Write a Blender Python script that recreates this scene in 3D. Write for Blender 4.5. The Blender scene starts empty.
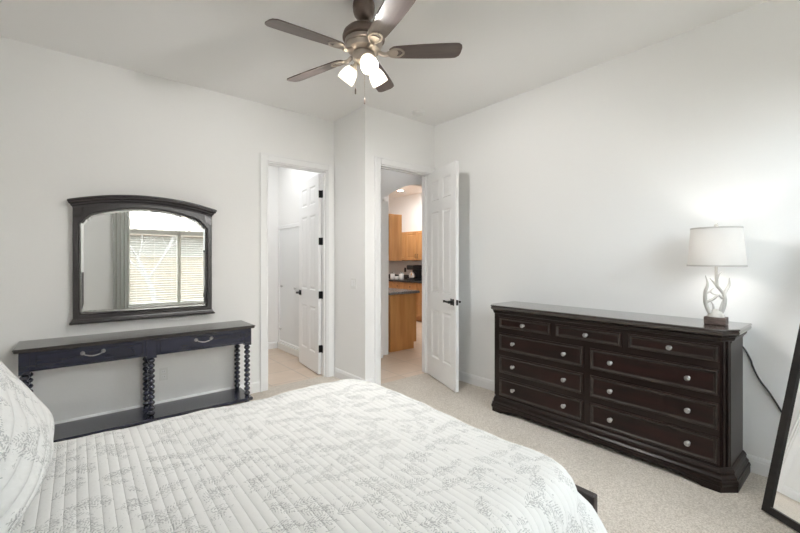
import bpy, bmesh, math, random
from mathutils import Vector, Matrix
random.seed(7)
PI = math.pi
scene = bpy.context.scene
COL = scene.collection

# ------------------------------------------------------------------ camera
F_PX, HORIZON, CAM_Z = 392.0, 260.0, 1.39
cam_data = bpy.data.cameras.new('camera')
cam_data.sensor_width = 36.0
cam_data.lens = F_PX / 800.0 * 36.0
cam_data.shift_y = (HORIZON - 266.5) / 800.0
cam_data.clip_start = 0.02
cam = bpy.data.objects.new('camera', cam_data)
COL.objects.link(cam)
cam.location = (0, 0, CAM_Z)
cam.rotation_euler = (PI/2, 0, math.atan2(475.0, 392.0) - PI/2)
scene.camera = cam

# ------------------------------------------------------------------ exposure
vs = scene.view_settings
vs.view_transform = 'Standard'
vs.look = 'None'
vs.gamma = 1.0
vs.use_curve_mapping = False
vs.exposure = 0.54
try:
    scene.cycles.use_denoising = True
    scene.cycles.max_bounces = 10
    scene.cycles.diffuse_bounces = 6
    scene.cycles.sample_clamp_indirect = 8.0
    scene.cycles.caustics_reflective = False
    scene.cycles.caustics_refractive = False
except Exception:
    pass

# ------------------------------------------------------------------ world
SKY = 8.5
world = bpy.data.worlds.new('sky')
scene.world = world
world.use_nodes = True
wt = world.node_tree
wt.nodes.clear()
w_out = wt.nodes.new('ShaderNodeOutputWorld')
w_bg = wt.nodes.new('ShaderNodeBackground')
w_tc = wt.nodes.new('ShaderNodeTexCoord')
w_ns = wt.nodes.new('ShaderNodeTexNoise')
w_ns.inputs['Scale'].default_value = 3.0
w_ns.inputs['Detail'].default_value = 5.0
w_cr = wt.nodes.new('ShaderNodeValToRGB')
w_cr.color_ramp.elements[0].position = 0.40
w_cr.color_ramp.elements[0].color = (0.72, 0.86, 1.0, 1)
w_cr.color_ramp.elements[1].position = 0.60
w_cr.color_ramp.elements[1].color = (1.0, 0.985, 0.96, 1)
wt.links.new(w_tc.outputs['Generated'], w_ns.inputs['Vector'])
wt.links.new(w_ns.outputs['Fac'], w_cr.inputs['Fac'])
wt.links.new(w_cr.outputs['Color'], w_bg.inputs['Color'])
w_bg.inputs['Strength'].default_value = SKY
wt.links.new(w_bg.outputs['Background'], w_out.inputs['Surface'])

# ------------------------------------------------------------------ lights
FAN_W, LAMP_W, BATH_W, HALL_W, KITCHEN_W = 32.0, 1.5, 9.5, 1.3, 38.0

def point_light(name, loc, watts, radius=0.03, color=(1, 0.98, 0.955)):
    d = bpy.data.lights.new(name, 'POINT')
    d.energy = watts
    d.shadow_soft_size = radius
    d.color = color
    o = bpy.data.objects.new(name, d)
    o.location = loc
    COL.objects.link(o)
    return o

def ceiling_area(name, loc, watts, sx, sy, color=(0.97, 0.985, 1.0)):
    d = bpy.data.lights.new(name, 'AREA')
    d.energy = watts
    d.shape = 'RECTANGLE'
    d.size, d.size_y = sx, sy
    d.color = color
    o = bpy.data.objects.new(name, d)
    o.location = loc
    COL.objects.link(o)
    return o

# ------------------------------------------------------------------ helpers
def tag(o, label=None, cat=None, group=None, kind=None):
    if label: o['label'] = label
    if cat: o['category'] = cat
    if group: o['group'] = group
    if kind: o['kind'] = kind
    return o

WM = {}
def world_m(o):
    return WM.get(o.name, Matrix.Identity(4))

def thing(name, loc, label, cat, rotz=0.0, group=None, kind=None):
    o = bpy.data.objects.new(name, None)
    o.empty_display_size = 0.1
    COL.objects.link(o)
    o.location = loc
    o.rotation_euler = (0, 0, rotz)
    WM[o.name] = Matrix.Translation(loc) @ Matrix.Rotation(rotz, 4, 'Z')
    tag(o, label, cat, group, kind)
    return o

def obj(name, bm, mat, parent=None, smooth=False, origin=None, label=None, cat=None, kind=None, group=None, autosmooth=None):
    """link a bmesh given in WORLD coordinates as one mesh object"""
    bmesh.ops.remove_doubles(bm, verts=bm.verts, dist=1e-6)
    bmesh.ops.recalc_face_normals(bm, faces=bm.faces)
    if origin is not None:
        m = Matrix.Translation(origin)
    elif parent is not None:
        m = world_m(parent)
    else:
        n = len(bm.verts)
        lo = Vector((min(v.co.x for v in bm.verts), min(v.co.y for v in bm.verts), min(v.co.z for v in bm.verts)))
        hi = Vector((max(v.co.x for v in bm.verts), max(v.co.y for v in bm.verts), max(v.co.z for v in bm.verts)))
        m = Matrix.Translation(((lo.x+hi.x)/2, (lo.y+hi.y)/2, lo.z))
    bm.transform(m.inverted())
    me = bpy.data.meshes.new(name)
    bm.to_mesh(me)
    bm.free()
    if isinstance(mat, (list, tuple)):
        for k in mat: me.materials.append(k)
    else:
        me.materials.append(mat)
    o = bpy.data.objects.new(name, me)
    COL.objects.link(o)
    if parent is not None:
        o.parent = parent
        loc = world_m(parent).inverted() @ m
        o.matrix_local = loc
    else:
        o.matrix_local = m
    WM[o.name] = m
    if smooth:
        for p in me.polygons: p.use_smooth = True
        ang = math.radians(autosmooth if autosmooth else 40)
        try:
            me.set_sharp_from_angle(angle=ang)
        except Exception:
            pass
    tag(o, label, cat, group, kind)
    return o

def bx(bm, x0, x1, y0, y1, z0, z1, bev=0.0, seg=1):
    if x0 > x1: x0, x1 = x1, x0
    if y0 > y1: y0, y1 = y1, y0
    if z0 > z1: z0, z1 = z1, z0
    r = bmesh.ops.create_cube(bm, size=1.0)
    vs_ = r['verts']
    for v in vs_:
        v.co = Vector(((x0+x1)/2 + v.co.x*(x1-x0), (y0+y1)/2 + v.co.y*(y1-y0), (z0+z1)/2 + v.co.z*(z1-z0)))
    if bev > 0:
        es = list({e for v in vs_ for e in v.link_edges})
        bmesh.ops.bevel(bm, geom=es, offset=bev, segments=seg, affect='EDGES', profile=0.5)

def BM():
    return bmesh.new()

def box_obj(name, dims, mat, parent=None, bev=0.0, seg=1, **kw):
    bm = BM()
    bx(bm, *dims, bev=bev, seg=seg)
    return obj(name, bm, mat, parent, **kw)

def lathe(bm, prof, c=(0, 0, 0), seg=32, mtx=None, cap=True):
    """prof: list of (r, z) ; revolve about z through c, optional matrix applied first"""
    rings = []
    M = Matrix.Translation(c) @ (mtx if mtx else Matrix.Identity(4))
    for r, z in prof:
        if r < 1e-5:
            rings.append([bm.verts.new(M @ Vector((0, 0, z)))])
        else:
            rings.append([bm.verts.new(M @ Vector((r*math.cos(2*PI*k/seg), r*math.sin(2*PI*k/seg), z))) for k in range(seg)])
    for a, b in zip(rings, rings[1:]):
        if len(a) == 1 and len(b) == 1: continue
        for k in range(seg):
            k2 = (k+1) % seg
            if len(a) == 1: bm.faces.new((a[0], b[k], b[k2]))
            elif len(b) == 1: bm.faces.new((a[k], a[k2], b[0]))
            else: bm.faces.new((a[k], a[k2], b[k2], b[k]))
    if cap:
        if len(rings[0]) > 1: bm.faces.new(rings[0][::-1])
        if len(rings[-1]) > 1: bm.faces.new(rings[-1])

def tube(bm, pts, rad, seg=8, closed=False):
    """tube along pts; rad a number or a list"""
    pts = [Vector(p) for p in pts]
    n = len(pts)
    if not isinstance(rad, (list, tuple)): rad = [rad]*n
    rings = []
    up = Vector((0.123, 0.31, 0.94)).normalized()
    prev = None
    for i in range(n):
        if i == 0: t = pts[1]-pts[0]
        elif i == n-1: t = pts[-1]-pts[-2]
        else: t = pts[i+1]-pts[i-1]
        t.normalize()
        if prev is None:
            a = up if abs(up.dot(t)) < 0.9 else Vector((1, 0, 0))
            u = t.cross(a).normalized()
        else:
            u = (prev - t*prev.dot(t)).normalized()
        prev = u
        w = t.cross(u)
        rings.append([bm.verts.new(pts[i] + (u*math.cos(2*PI*k/seg) + w*math.sin(2*PI*k/seg))*rad[i]) for k in range(seg)])
    for a, b in zip(rings, rings[1:]):
        for k in range(seg):
            bm.faces.new((a[k], a[(k+1) % seg], b[(k+1) % seg], b[k]))
    bm.faces.new(rings[0][::-1])
    bm.faces.new(rings[-1])

def spline(pts, n=8):
    pts = [Vector(p) for p in pts]
    out = []
    P = [pts[0]*2-pts[1]] + pts + [pts[-1]*2-pts[-2]]
    for i in range(1, len(P)-2):
        for k in range(n):
            t = k/n
            out.append(0.5*((2*P[i]) + (P[i+1]-P[i-1])*t + (2*P[i-1]-5*P[i]+4*P[i+1]-P[i+2])*t*t + (3*P[i]-P[i-1]-3*P[i+1]+P[i+2])*t**3))
    out.append(pts[-1].copy())
    return out

def prism(bm, poly, fn0, fn1):
    """poly: 2-D outline; fn0/fn1 map (a,b) to the two end faces"""
    A = [bm.verts.new(fn0(*p)) for p in poly]
    B = [bm.verts.new(fn1(*p)) for p in poly]
    n = len(poly)
    bm.faces.new(A)
    bm.faces.new(B[::-1])
    for k in range(n):
        bm.faces.new((A[k], B[k], B[(k+1) % n], A[(k+1) % n]))

def moulding(bm, path, prof, closed=False):
    """path: 2-D plan points; prof: closed loop of (out, z). Mitred sweep, out = right-hand side of travel."""
    n = len(path)
    P = [Vector(p) for p in path]
    rows = []
    for i in range(n):
        def nrm(a, b):
            d = (b-a).normalized()
            return Vector((d.y, -d.x))
        if closed:
            n1, n2 = nrm(P[i-1], P[i]), nrm(P[i], P[(i+1) % n])
        else:
            n1 = nrm(P[i-1], P[i]) if i > 0 else nrm(P[i], P[i+1])
            n2 = nrm(P[i], P[i+1]) if i < n-1 else n1
        m = (n1+n2)/(1+n1.dot(n2))
        rows.append([bm.verts.new((P[i].x+m.x*o, P[i].y+m.y*o, z)) for o, z in prof])
    k = len(prof)
    rng = range(n if closed else n-1)
    for i in rng:
        a, b = rows[i], rows[(i+1) % n]
        for j in range(k):
            bm.faces.new((a[j], a[(j+1) % k], b[(j+1) % k], b[j]))
    if not closed:
        bm.faces.new(rows[0])
        bm.faces.new(rows[-1][::-1])

def panel_face(bm, W, Hh, panels, prof, put, ring_mat=0):
    """flat face W x Hh with panelled recesses. panels: rects (a0,a1,b0,b1); prof: (inset, depth); put(a,b,c)->world, c = outward"""
    As = sorted({0.0, W} | {p[0] for p in panels} | {p[1] for p in panels})
    Bs = sorted({0.0, Hh} | {p[2] for p in panels} | {p[3] for p in panels})
    for i in range(len(As)-1):
        for j in range(len(Bs)-1):
            ca, cb = (As[i]+As[i+1])/2, (Bs[j]+Bs[j+1])/2
            if any(p[0] < ca < p[1] and p[2] < cb < p[3] for p in panels): continue
            bm.faces.new([bm.verts.new(put(a, b, 0)) for a, b in ((As[i], Bs[j]), (As[i+1], Bs[j]), (As[i+1], Bs[j+1]), (As[i], Bs[j+1]))])
    for a0, a1, b0, b1 in panels:
        rings = []
        for ins, dep in [(0, 0)] + prof:
            rings.append([bm.verts.new(put(a, b, dep)) for a, b in ((a0+ins, b0+ins), (a1-ins, b0+ins), (a1-ins, b1-ins), (a0+ins, b1-ins))])
        for r, s in zip(rings, rings[1:]):
            for k in range(4):
                bm.faces.new((r[k], r[(k+1) % 4], s[(k+1) % 4], s[k])).material_index = ring_mat
        bm.faces.new(rings[-1])

def slab_sides(bm, W, Hh, T, put, back=True):
    """four edge faces of a slab and its back at c=-T"""
    c = [(0, 0), (W, 0), (W, Hh), (0, Hh)]
    for k in range(4):
        p, q = c[k], c[(k+1) % 4]
        bm.faces.new([bm.verts.new(x) for x in (put(*p, 0), put(*p, -T), put(*q, -T), put(*q, 0))])
    if back:
        bm.faces.new([bm.verts.new(put(*p, -T)) for p in c])

# ------------------------------------------------------------------ materials
def mat(name, color, rough=0.5, metal=0.0, spec=0.5, noise=None, bump=None, trans=0.0, emit=None, coat=0.0, coords='Object'):
    """noise=(scale tuple or number, amount, color2) ; bump=(scale, strength, distance)"""
    m = bpy.data.materials.new(name)
    m.use_nodes = True
    nt = m.node_tree
    b = nt.nodes['Principled BSDF']
    b.inputs['Base Color'].default_value = (*color, 1)
    b.inputs['Roughness'].default_value = rough
    b.inputs['Metallic'].default_value = metal
    b.inputs['Specular IOR Level'].default_value = spec
    b.inputs['Coat Weight'].default_value = coat
    b.inputs['Coat Roughness'].default_value = 0.18
    b.inputs['Transmission Weight'].default_value = trans
    if emit:
        b.inputs['Emission Color'].default_value = (*emit[0], 1)
        b.inputs['Emission Strength'].default_value = emit[1]
    tc = nt.nodes.new('ShaderNodeTexCoord')
    if noise:
        sc, col2, det = noise
        mp = nt.nodes.new('ShaderNodeMapping')
        mp.inputs['Scale'].default_value = sc if isinstance(sc, (tuple, list)) else (sc, sc, sc)
        n = nt.nodes.new('ShaderNodeTexNoise')
        n.inputs['Scale'].default_value = 1.0
        n.inputs['Detail'].default_value = det
        r = nt.nodes.new('ShaderNodeValToRGB')
        r.color_ramp.elements[0].position = 0.35
        r.color_ramp.elements[1].position = 0.65
        r.color_ramp.elements[0].color = (*color, 1)
        r.color_ramp.elements[1].color = (*col2, 1)
        nt.links.new(tc.outputs[coords], mp.inputs['Vector'])
        nt.links.new(mp.outputs['Vector'], n.inputs['Vector'])
        nt.links.new(n.outputs['Fac'], r.inputs['Fac'])
        nt.links.new(r.outputs['Color'], b.inputs['Base Color'])
    if bump:
        n2 = nt.nodes.new('ShaderNodeTexNoise')
        n2.inputs['Scale'].default_value = bump[0]
        n2.inputs['Detail'].default_value = 3.0
        bp = nt.nodes.new('ShaderNodeBump')
        bp.inputs['Strength'].default_value = bump[1]
        bp.inputs['Distance'].default_value = bump[2]
        nt.links.new(tc.outputs[coords], n2.inputs['Vector'])
        nt.links.new(n2.outputs['Fac'], bp.inputs['Height'])
        nt.links.new(bp.outputs['Normal'], b.inputs['Normal'])
    return m

def tile_mat(name, c1, c2, grout, size, rough=0.35):
    m = mat(name, c1, rough)
    nt = m.node_tree
    b = nt.nodes['Principled BSDF']
    tc = nt.nodes.new('ShaderNodeTexCoord')
    br = nt.nodes.new('ShaderNodeTexBrick')
    br.offset = 0.0
    br.inputs['Scale'].default_value = 1.0
    br.inputs['Brick Width'].default_value = size
    br.inputs['Row Height'].default_value = size
    br.inputs['Mortar Size'].default_value = 0.006
    br.inputs['Mortar Smooth'].default_value = 0.1
    br.inputs['Color1'].default_value = (*c1, 1)
    br.inputs['Color2'].default_value = (*c2, 1)
    br.inputs['Mortar'].default_value = (*grout, 1)
    n = nt.nodes.new('ShaderNodeTexNoise')
    n.inputs['Scale'].default_value = 6.0
    n.inputs['Detail'].default_value = 6.0
    mx = nt.nodes.new('ShaderNodeMix')
    mx.data_type = 'RGBA'
    mx.blend_type = 'MULTIPLY'
    mx.inputs[0].default_value = 0.35
    r = nt.nodes.new('ShaderNodeValToRGB')
    r.color_ramp.elements[0].position = 0.3
    r.color_ramp.elements[0].color = (0.75, 0.72, 0.68, 1)
    r.color_ramp.elements[1].position = 0.7
    nt.links.new(tc.outputs['Object'], br.inputs['Vector'])
    nt.links.new(tc.outputs['Object'], n.inputs['Vector'])
    nt.links.new(n.outputs['Fac'], r.inputs['Fac'])
    nt.links.new(br.outputs['Color'], mx.inputs[6])
    nt.links.new(r.outputs['Color'], mx.inputs[7])
    nt.links.new(mx.outputs[2], b.inputs['Base Color'])
    return m

M_wall = mat('wall_paint', (0.875, 0.872, 0.86), 0.85, spec=0.2, bump=(55, 0.12, 0.004))
M_ceil = mat('ceiling_paint', (0.88, 0.873, 0.862), 0.9, spec=0.15, bump=(45, 0.12, 0.004))
M_trim = mat('trim_paint', (0.87, 0.87, 0.868), 0.4, spec=0.4)
M_door = mat('door_paint', (0.86, 0.86, 0.857), 0.42, spec=0.4)
M_black = mat('black_metal', (0.018, 0.018, 0.02), 0.4, metal=0.6)
M_plate = mat('switch_plastic', (0.80, 0.80, 0.78), 0.35)
M_slot = mat('slot_dark', (0.05, 0.05, 0.05), 0.6)
M_espresso = mat('espresso_wood', (0.0125, 0.007, 0.0056), 0.30, spec=0.28, noise=((14, 2.5, 14), (0.016, 0.009, 0.007), 3))
M_espresso_top = mat('espresso_polished_top', (0.018, 0.011, 0.009), 0.20, spec=0.6, coat=1.0, noise=((18, 3, 18), (0.024, 0.014, 0.011), 5))
M_espresso_drawer = mat('espresso_drawer_wood', (0.012, 0.0066, 0.0055), 0.34, spec=0.25, noise=((14, 2.5, 20), (0.024, 0.0095, 0.008), 6))
M_espresso_edge = mat('espresso_highlight_edge', (0.024, 0.0175, 0.0145), 0.30, spec=0.35, noise=((9, 9, 30), (0.042, 0.032, 0.027), 6))  # lighter colour paints the highlight lines on the drawer mouldings
M_navy = mat('console_black_paint', (0.015, 0.0175, 0.036), 0.26, spec=0.6, coat=0.6, noise=((3, 20, 20), (0.021, 0.0235, 0.047), 5))
M_navytop = mat('console_worn_top', (0.030, 0.027, 0.028), 0.24, spec=0.6, coat=0.4, noise=((2, 22, 20), (0.055, 0.048, 0.045), 6))
M_mframe = mat('mirror_dark_wood', (0.018, 0.014, 0.018), 0.26, spec=0.6, coat=0.4, noise=((5, 5, 5), (0.024, 0.018, 0.020), 5))
M_pewter = mat('pewter', (0.42, 0.41, 0.41), 0.35, metal=0.9, noise=(60, (0.62, 0.61, 0.60), 3))
M_mirror = mat('mirror_silver', (0.93, 0.94, 0.935), 0.0, metal=1.0)
M_fframe = mat('floor_mirror_frame', (0.012, 0.010, 0.009), 0.5, spec=0.35, noise=((4, 4, 20), (0.020, 0.016, 0.014), 4))
M_fanbody = mat('fan_bronze', (0.20, 0.155, 0.135), 0.38, metal=0.75)
M_fannickel = mat('fan_brushed_nickel', (0.50, 0.44, 0.39), 0.35, metal=0.85)
M_blade = mat('fan_blade_wood', (0.115, 0.088, 0.080), 0.38, spec=0.5, noise=((2.5, 30, 30), (0.155, 0.122, 0.110), 5))
M_bedwood = mat('bed_dark_wood', (0.020, 0.015, 0.015), 0.4, noise=((20, 3, 20), (0.035, 0.026, 0.024), 4))
M_mattress = mat('mattress_white', (0.8, 0.8, 0.78), 0.8)
M_antler = mat('antler_resin', (0.56, 0.545, 0.515), 0.5, noise=((25, 25, 8), (0.40, 0.385, 0.36), 5))
M_lampbase = mat('lamp_block_wood', (0.045, 0.028, 0.024), 0.45, noise=((40, 12, 60), (0.16, 0.12, 0.105), 5))
M_cord = mat('black_rubber', (0.01, 0.01, 0.01), 0.5)
M_curtain = mat('grey_curtain', (0.60, 0.60, 0.585), 0.85, noise=((200, 200, 60), (0.64, 0.64, 0.625), 2))
M_vinyl = mat('window_vinyl', (0.55, 0.54, 0.49), 0.45)
M_slat = mat('blind_slat', (0.52, 0.50, 0.445), 0.5)
M_tile = tile_mat('bath_tile', (0.66, 0.53, 0.42), (0.70, 0.57, 0.46), (0.50, 0.43, 0.36), 0.45)
M_ktile = tile_mat('hall_tile', (0.66, 0.52, 0.40), (0.72, 0.58, 0.46), (0.55, 0.46, 0.37), 0.46)
M_maple = mat('maple_cabinet', (0.46, 0.22, 0.075), 0.35, noise=((18, 18, 2), (0.55, 0.29, 0.11), 4))
M_maple_panel = mat('maple_panel', (0.48, 0.21, 0.06), 0.4, noise=((10, 10, 1.4), (0.60, 0.30, 0.10), 5))
M_granite = mat('grey_counter', (0.13, 0.125, 0.125), 0.25, noise=(70, (0.25, 0.24, 0.235), 6))
M_darkgranite = mat('dark_granite', (0.018, 0.017, 0.017), 0.25, noise=(90, (0.05, 0.046, 0.044), 6))
M_bsplash = mat('pale_backsplash', (0.62, 0.62, 0.60), 0.4)
M_blackplastic = mat('black_plastic', (0.012, 0.012, 0.013), 0.3)
M_ceramic = mat('white_ceramic', (0.8, 0.8, 0.78), 0.2)
M_chrome = mat('chrome', (0.7, 0.7, 0.7), 0.2, metal=1.0)
M_block = mat('tan_block', (0.155, 0.13, 0.095), 0.9, noise=(8, (0.185, 0.158, 0.118), 6))
M_ground = mat('gravel', (0.30, 0.26, 0.21), 0.95, noise=(60, (0.40, 0.35, 0.29), 4))
M_bark = mat('pale_bark', (0.15, 0.14, 0.125), 0.9, noise=(14, (0.20, 0.187, 0.17), 4))
M_stucco = mat('stucco', (0.15, 0.142, 0.122), 0.9, bump=(40, 0.2, 0.01))
M_roof = mat('clay_roof', (0.26, 0.20, 0.16), 0.8, noise=((2, 12, 12), (0.32, 0.25, 0.20), 3))
M_shower = mat('frosted_glass', (0.80, 0.81, 0.81), 0.35, spec=0.4)
M_downlight = mat('downlight_glow', (1, 1, 1), 0.5, emit=((1, 0.95, 0.86), 18.0))

def carpet_mat():
    m = mat('carpet', (0.55, 0.51, 0.46), 0.95, spec=0.1)
    nt = m.node_tree
    b = nt.nodes['Principled BSDF']
    tc = nt.nodes.new('ShaderNodeTexCoord')
    n1 = nt.nodes.new('ShaderNodeTexNoise'); n1.inputs['Scale'].default_value = 135; n1.inputs['Detail'].default_value = 4
    n2 = nt.nodes.new('ShaderNodeTexNoise'); n2.inputs['Scale'].default_value = 2.2; n2.inputs['Detail'].default_value = 3
    n3 = nt.nodes.new('ShaderNodeTexVoronoi'); n3.inputs['Scale'].default_value = 150
    r = nt.nodes.new('ShaderNodeValToRGB')
    r.color_ramp.elements[0].position = 0.36; r.color_ramp.elements[0].color = (0.53, 0.475, 0.41, 1)
    r.color_ramp.elements[1].position = 0.62; r.color_ramp.elements[1].color = (0.76, 0.705, 0.635, 1)
    mx = nt.nodes.new('ShaderNodeMix'); mx.data_type = 'RGBA'; mx.blend_type = 'MULTIPLY'; mx.inputs[0].default_value = 0.25
    r2 = nt.nodes.new('ShaderNodeValToRGB')
    r2.color_ramp.elements[0].position = 0.35; r2.color_ramp.elements[0].color = (0.78, 0.76, 0.73, 1)
    r2.color_ramp.elements[1].position = 0.6
    bp = nt.nodes.new('ShaderNodeBump'); bp.inputs['Strength'].default_value = 0.4; bp.inputs['Distance'].default_value = 0.008
    for n in (n1, n2, n3): nt.links.new(tc.outputs['Object'], n.inputs['Vector'])
    nt.links.new(n1.outputs['Fac'], r.inputs['Fac'])
    nt.links.new(n2.outputs['Fac'], r2.inputs['Fac'])
    nt.links.new(r.outputs['Color'], mx.inputs[6]); nt.links.new(r2.outputs['Color'], mx.inputs[7])
    nt.links.new(mx.outputs[2], b.inputs['Base Color'])
    nt.links.new(n3.outputs['Distance'], bp.inputs['Height'])
    nt.links.new(bp.outputs['Normal'], b.inputs['Normal'])
    return m
M_carpet = carpet_mat()

class NB:
    """tiny math-node builder"""
    def __init__(s, nt): s.nt = nt
    def m(s, op, a, b=None, c=None):
        n = s.nt.nodes.new('ShaderNodeMath'); n.operation = op
        for i, v in enumerate((a, b, c)):
            if v is None: continue
            if isinstance(v, (int, float)): n.inputs[i].default_value = v
            else: s.nt.links.new(v, n.inputs[i])
        return n.outputs[0]
    def v(s, op, a, b=None):
        n = s.nt.nodes.new('ShaderNodeVectorMath'); n.operation = op
        for i, x in enumerate((a, b)):
            if x is None: continue
            if isinstance(x, tuple): n.inputs[i].default_value = x
            elif isinstance(x, (int, float)): n.inputs['Scale'].default_value = x
            else: s.nt.links.new(x, n.inputs[i])
        return n.outputs[0]

def quilt_mat(name, channel=0.042, bump_d=0.006):
    """white cotton with grey printed fern sprigs and stitched channels, laid out in the cloth's own UV (metres)"""
    m = mat(name, (0.8, 0.8, 0.79), 0.85, spec=0.15)
    nt = m.node_tree
    b = nt.nodes['Principled BSDF']
    B = NB(nt)
    uv = nt.nodes.new('ShaderNodeUVMap').outputs[0]
    def fern(scale, off, base_ang, spread, freq):
        p = B.v('ADD', B.v('MULTIPLY', uv, (scale, scale, scale)), off)
        vo = nt.nodes.new('ShaderNodeTexVoronoi'); vo.voronoi_dimensions = '2D'
        vo.inputs['Scale'].default_value = 1.0; vo.inputs['Randomness'].default_value = 0.85
        nt.links.new(p, vo.inputs['Vector'])
        loc = B.v('SUBTRACT', p, vo.outputs['Position'])
        sp = nt.nodes.new('ShaderNodeSeparateColor'); nt.links.new(vo.outputs['Color'], sp.inputs[0])
        ang = B.m('MULTIPLY_ADD', sp.outputs[0], spread, base_ang)
        ro = nt.nodes.new('ShaderNodeVectorRotate'); ro.rotation_type = 'Z_AXIS'
        nt.links.new(loc, ro.inputs['Vector']); nt.links.new(ang, ro.inputs['Angle'])
        sx = nt.nodes.new('ShaderNodeSeparateXYZ'); nt.links.new(ro.outputs[0], sx.inputs[0])
        a, bb = sx.outputs[0], sx.outputs[1]
        curve = B.m('MULTIPLY_ADD', B.m('MULTIPLY', a, a), 0.35, bb)
        ab = B.m('ABSOLUTE', curve)
        w = B.m('MULTIPLY', B.m('SUBTRACT', 0.22, B.m('MULTIPLY', B.m('MULTIPLY', a, a), 1.1)), 0.95)
        inside = B.m('LESS_THAN', ab, w)
        st = B.m('SINE', B.m('MULTIPLY', B.m('SUBTRACT', a, B.m('MULTIPLY', ab, 0.9)), freq))
        stripe = B.m('GREATER_THAN', st, 0.15)
        stem = B.m('MULTIPLY', B.m('LESS_THAN', ab, 0.014), B.m('LESS_THAN', B.m('ABSOLUTE', a), 0.46))
        keep = B.m('GREATER_THAN', sp.outputs[1], 0.10)
        return B.m('MULTIPLY', B.m('MAXIMUM', B.m('MULTIPLY', inside, stripe), stem), keep)
    f1 = fern(8.0, (0.3, 0.7, 0), -0.9, 2.0, 78.0)
    f2 = B.m('MAXIMUM', fern(11.0, (3.1, 9.7, 0), -0.6, 3.4, 60.0), fern(9.0, (6.4, 2.2, 0), -0.4, 1.6, 66.0))
    n1 = nt.nodes.new('ShaderNodeTexNoise'); n1.inputs['Scale'].default_value = 130; n1.inputs['Detail'].default_value = 3
    n2 = nt.nodes.new('ShaderNodeTexNoise'); n2.inputs['Scale'].default_value = 7; n2.inputs['Detail'].default_value = 2
    nt.links.new(uv, n1.inputs['Vector']); nt.links.new(uv, n2.inputs['Vector'])
    br = B.m('GREATER_THAN', n1.outputs['Fac'], 0.475)
    zone = B.m('GREATER_THAN', n2.outputs['Fac'], 0.47)
    mk = B.m('MULTIPLY', B.m('MAXIMUM', f1, B.m('MULTIPLY', f2, zone)), br)
    fleck = B.m('MULTIPLY', B.m('GREATER_THAN', n1.outputs['Fac'], 0.66), zone)
    mk = B.m('MULTIPLY', B.m('MAXIMUM', mk, fleck), PRINT)
    mx = nt.nodes.new('ShaderNodeMix'); mx.data_type = 'RGBA'
    mx.inputs[6].default_value = (0.67, 0.67, 0.655, 1)
    mx.inputs[7].default_value = (0.24, 0.25, 0.25, 1)
    nt.links.new(mk, mx.inputs[0])
    nt.links.new(mx.outputs[2], b.inputs['Base Color'])
    # stitched channels
    s = nt.nodes.new('ShaderNodeSeparateXYZ'); nt.links.new(uv, s.inputs[0])
    h = B.m('POWER', B.m('ABSOLUTE', B.m('SINE', B.m('MULTIPLY', s.outputs[0], PI/channel))), 0.45)
    wr = nt.nodes.new('ShaderNodeTexNoise'); wr.inputs['Scale'].default_value = 28; wr.inputs['Detail'].default_value = 2
    nt.links.new(uv, wr.inputs['Vector'])
    hh = B.m('ADD', h, B.m('MULTIPLY', wr.outputs['Fac'], 0.7))
    bp = nt.nodes.new('ShaderNodeBump'); bp.inputs['Strength'].default_value = 0.55; bp.inputs['Distance'].default_value = bump_d
    nt.links.new(hh, bp.inputs['Height'])
    nt.links.new(bp.outputs['Normal'], b.inputs['Normal'])
    return m
PRINT = 0.57
M_quilt = quilt_mat('printed_quilt', 0.030, 0.005)
M_sham = quilt_mat('printed_sham', 0.045, 0.014)

def shade_mat(name, color, transl, emit=0.0, ecol=(1, 0.9, 0.75)):
    m = bpy.data.materials.new(name)
    m.use_nodes = True
    nt = m.node_tree
    nt.nodes.clear()
    out = nt.nodes.new('ShaderNodeOutputMaterial')
    d = nt.nodes.new('ShaderNodeBsdfDiffuse'); d.inputs['Color'].default_value = (*color, 1)
    t = nt.nodes.new('ShaderNodeBsdfTranslucent'); t.inputs['Color'].default_value = (*color, 1)
    mx = nt.nodes.new('ShaderNodeMixShader'); mx.inputs[0].default_value = transl
    nt.links.new(d.outputs[0], mx.inputs[1]); nt.links.new(t.outputs[0], mx.inputs[2])
    tc = nt.nodes.new('ShaderNodeTexCoord')
    w = nt.nodes.new('ShaderNodeTexNoise'); w.inputs['Scale'].default_value = 1.0; w.inputs['Detail'].default_value = 2
    mp = nt.nodes.new('ShaderNodeMapping'); mp.inputs['Scale'].default_value = (60, 60, 400)
    bp = nt.nodes.new('ShaderNodeBump'); bp.inputs['Strength'].default_value = 0.25; bp.inputs['Distance'].default_value = 0.002
    nt.links.new(tc.outputs['Object'], mp.inputs['Vector']); nt.links.new(mp.outputs[0], w.inputs['Vector'])
    nt.links.new(w.outputs['Fac'], bp.inputs['Height']); nt.links.new(bp.outputs[0], d.inputs['Normal'])
    last = mx.outputs[0]
    if emit > 0:
        e = nt.nodes.new('ShaderNodeEmission'); e.inputs['Color'].default_value = (*ecol, 1); e.inputs['Strength'].default_value = emit
        a = nt.nodes.new('ShaderNodeAddShader')
        nt.links.new(last, a.inputs[0]); nt.links.new(e.outputs[0], a.inputs[1]); last = a.outputs[0]
    nt.links.new(last, out.inputs['Surface'])
    return m
M_linen = shade_mat('linen_shade', (0.72, 0.705, 0.685), 0.22)
M_fanglass = shade_mat('frosted_lit_glass', (0.80, 0.78, 0.73), 0.5, 0.40)
M_bulb = mat('lit_bulb', (1, 1, 1), 0.3, emit=((1, 0.93, 0.82), 12.0))

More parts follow.
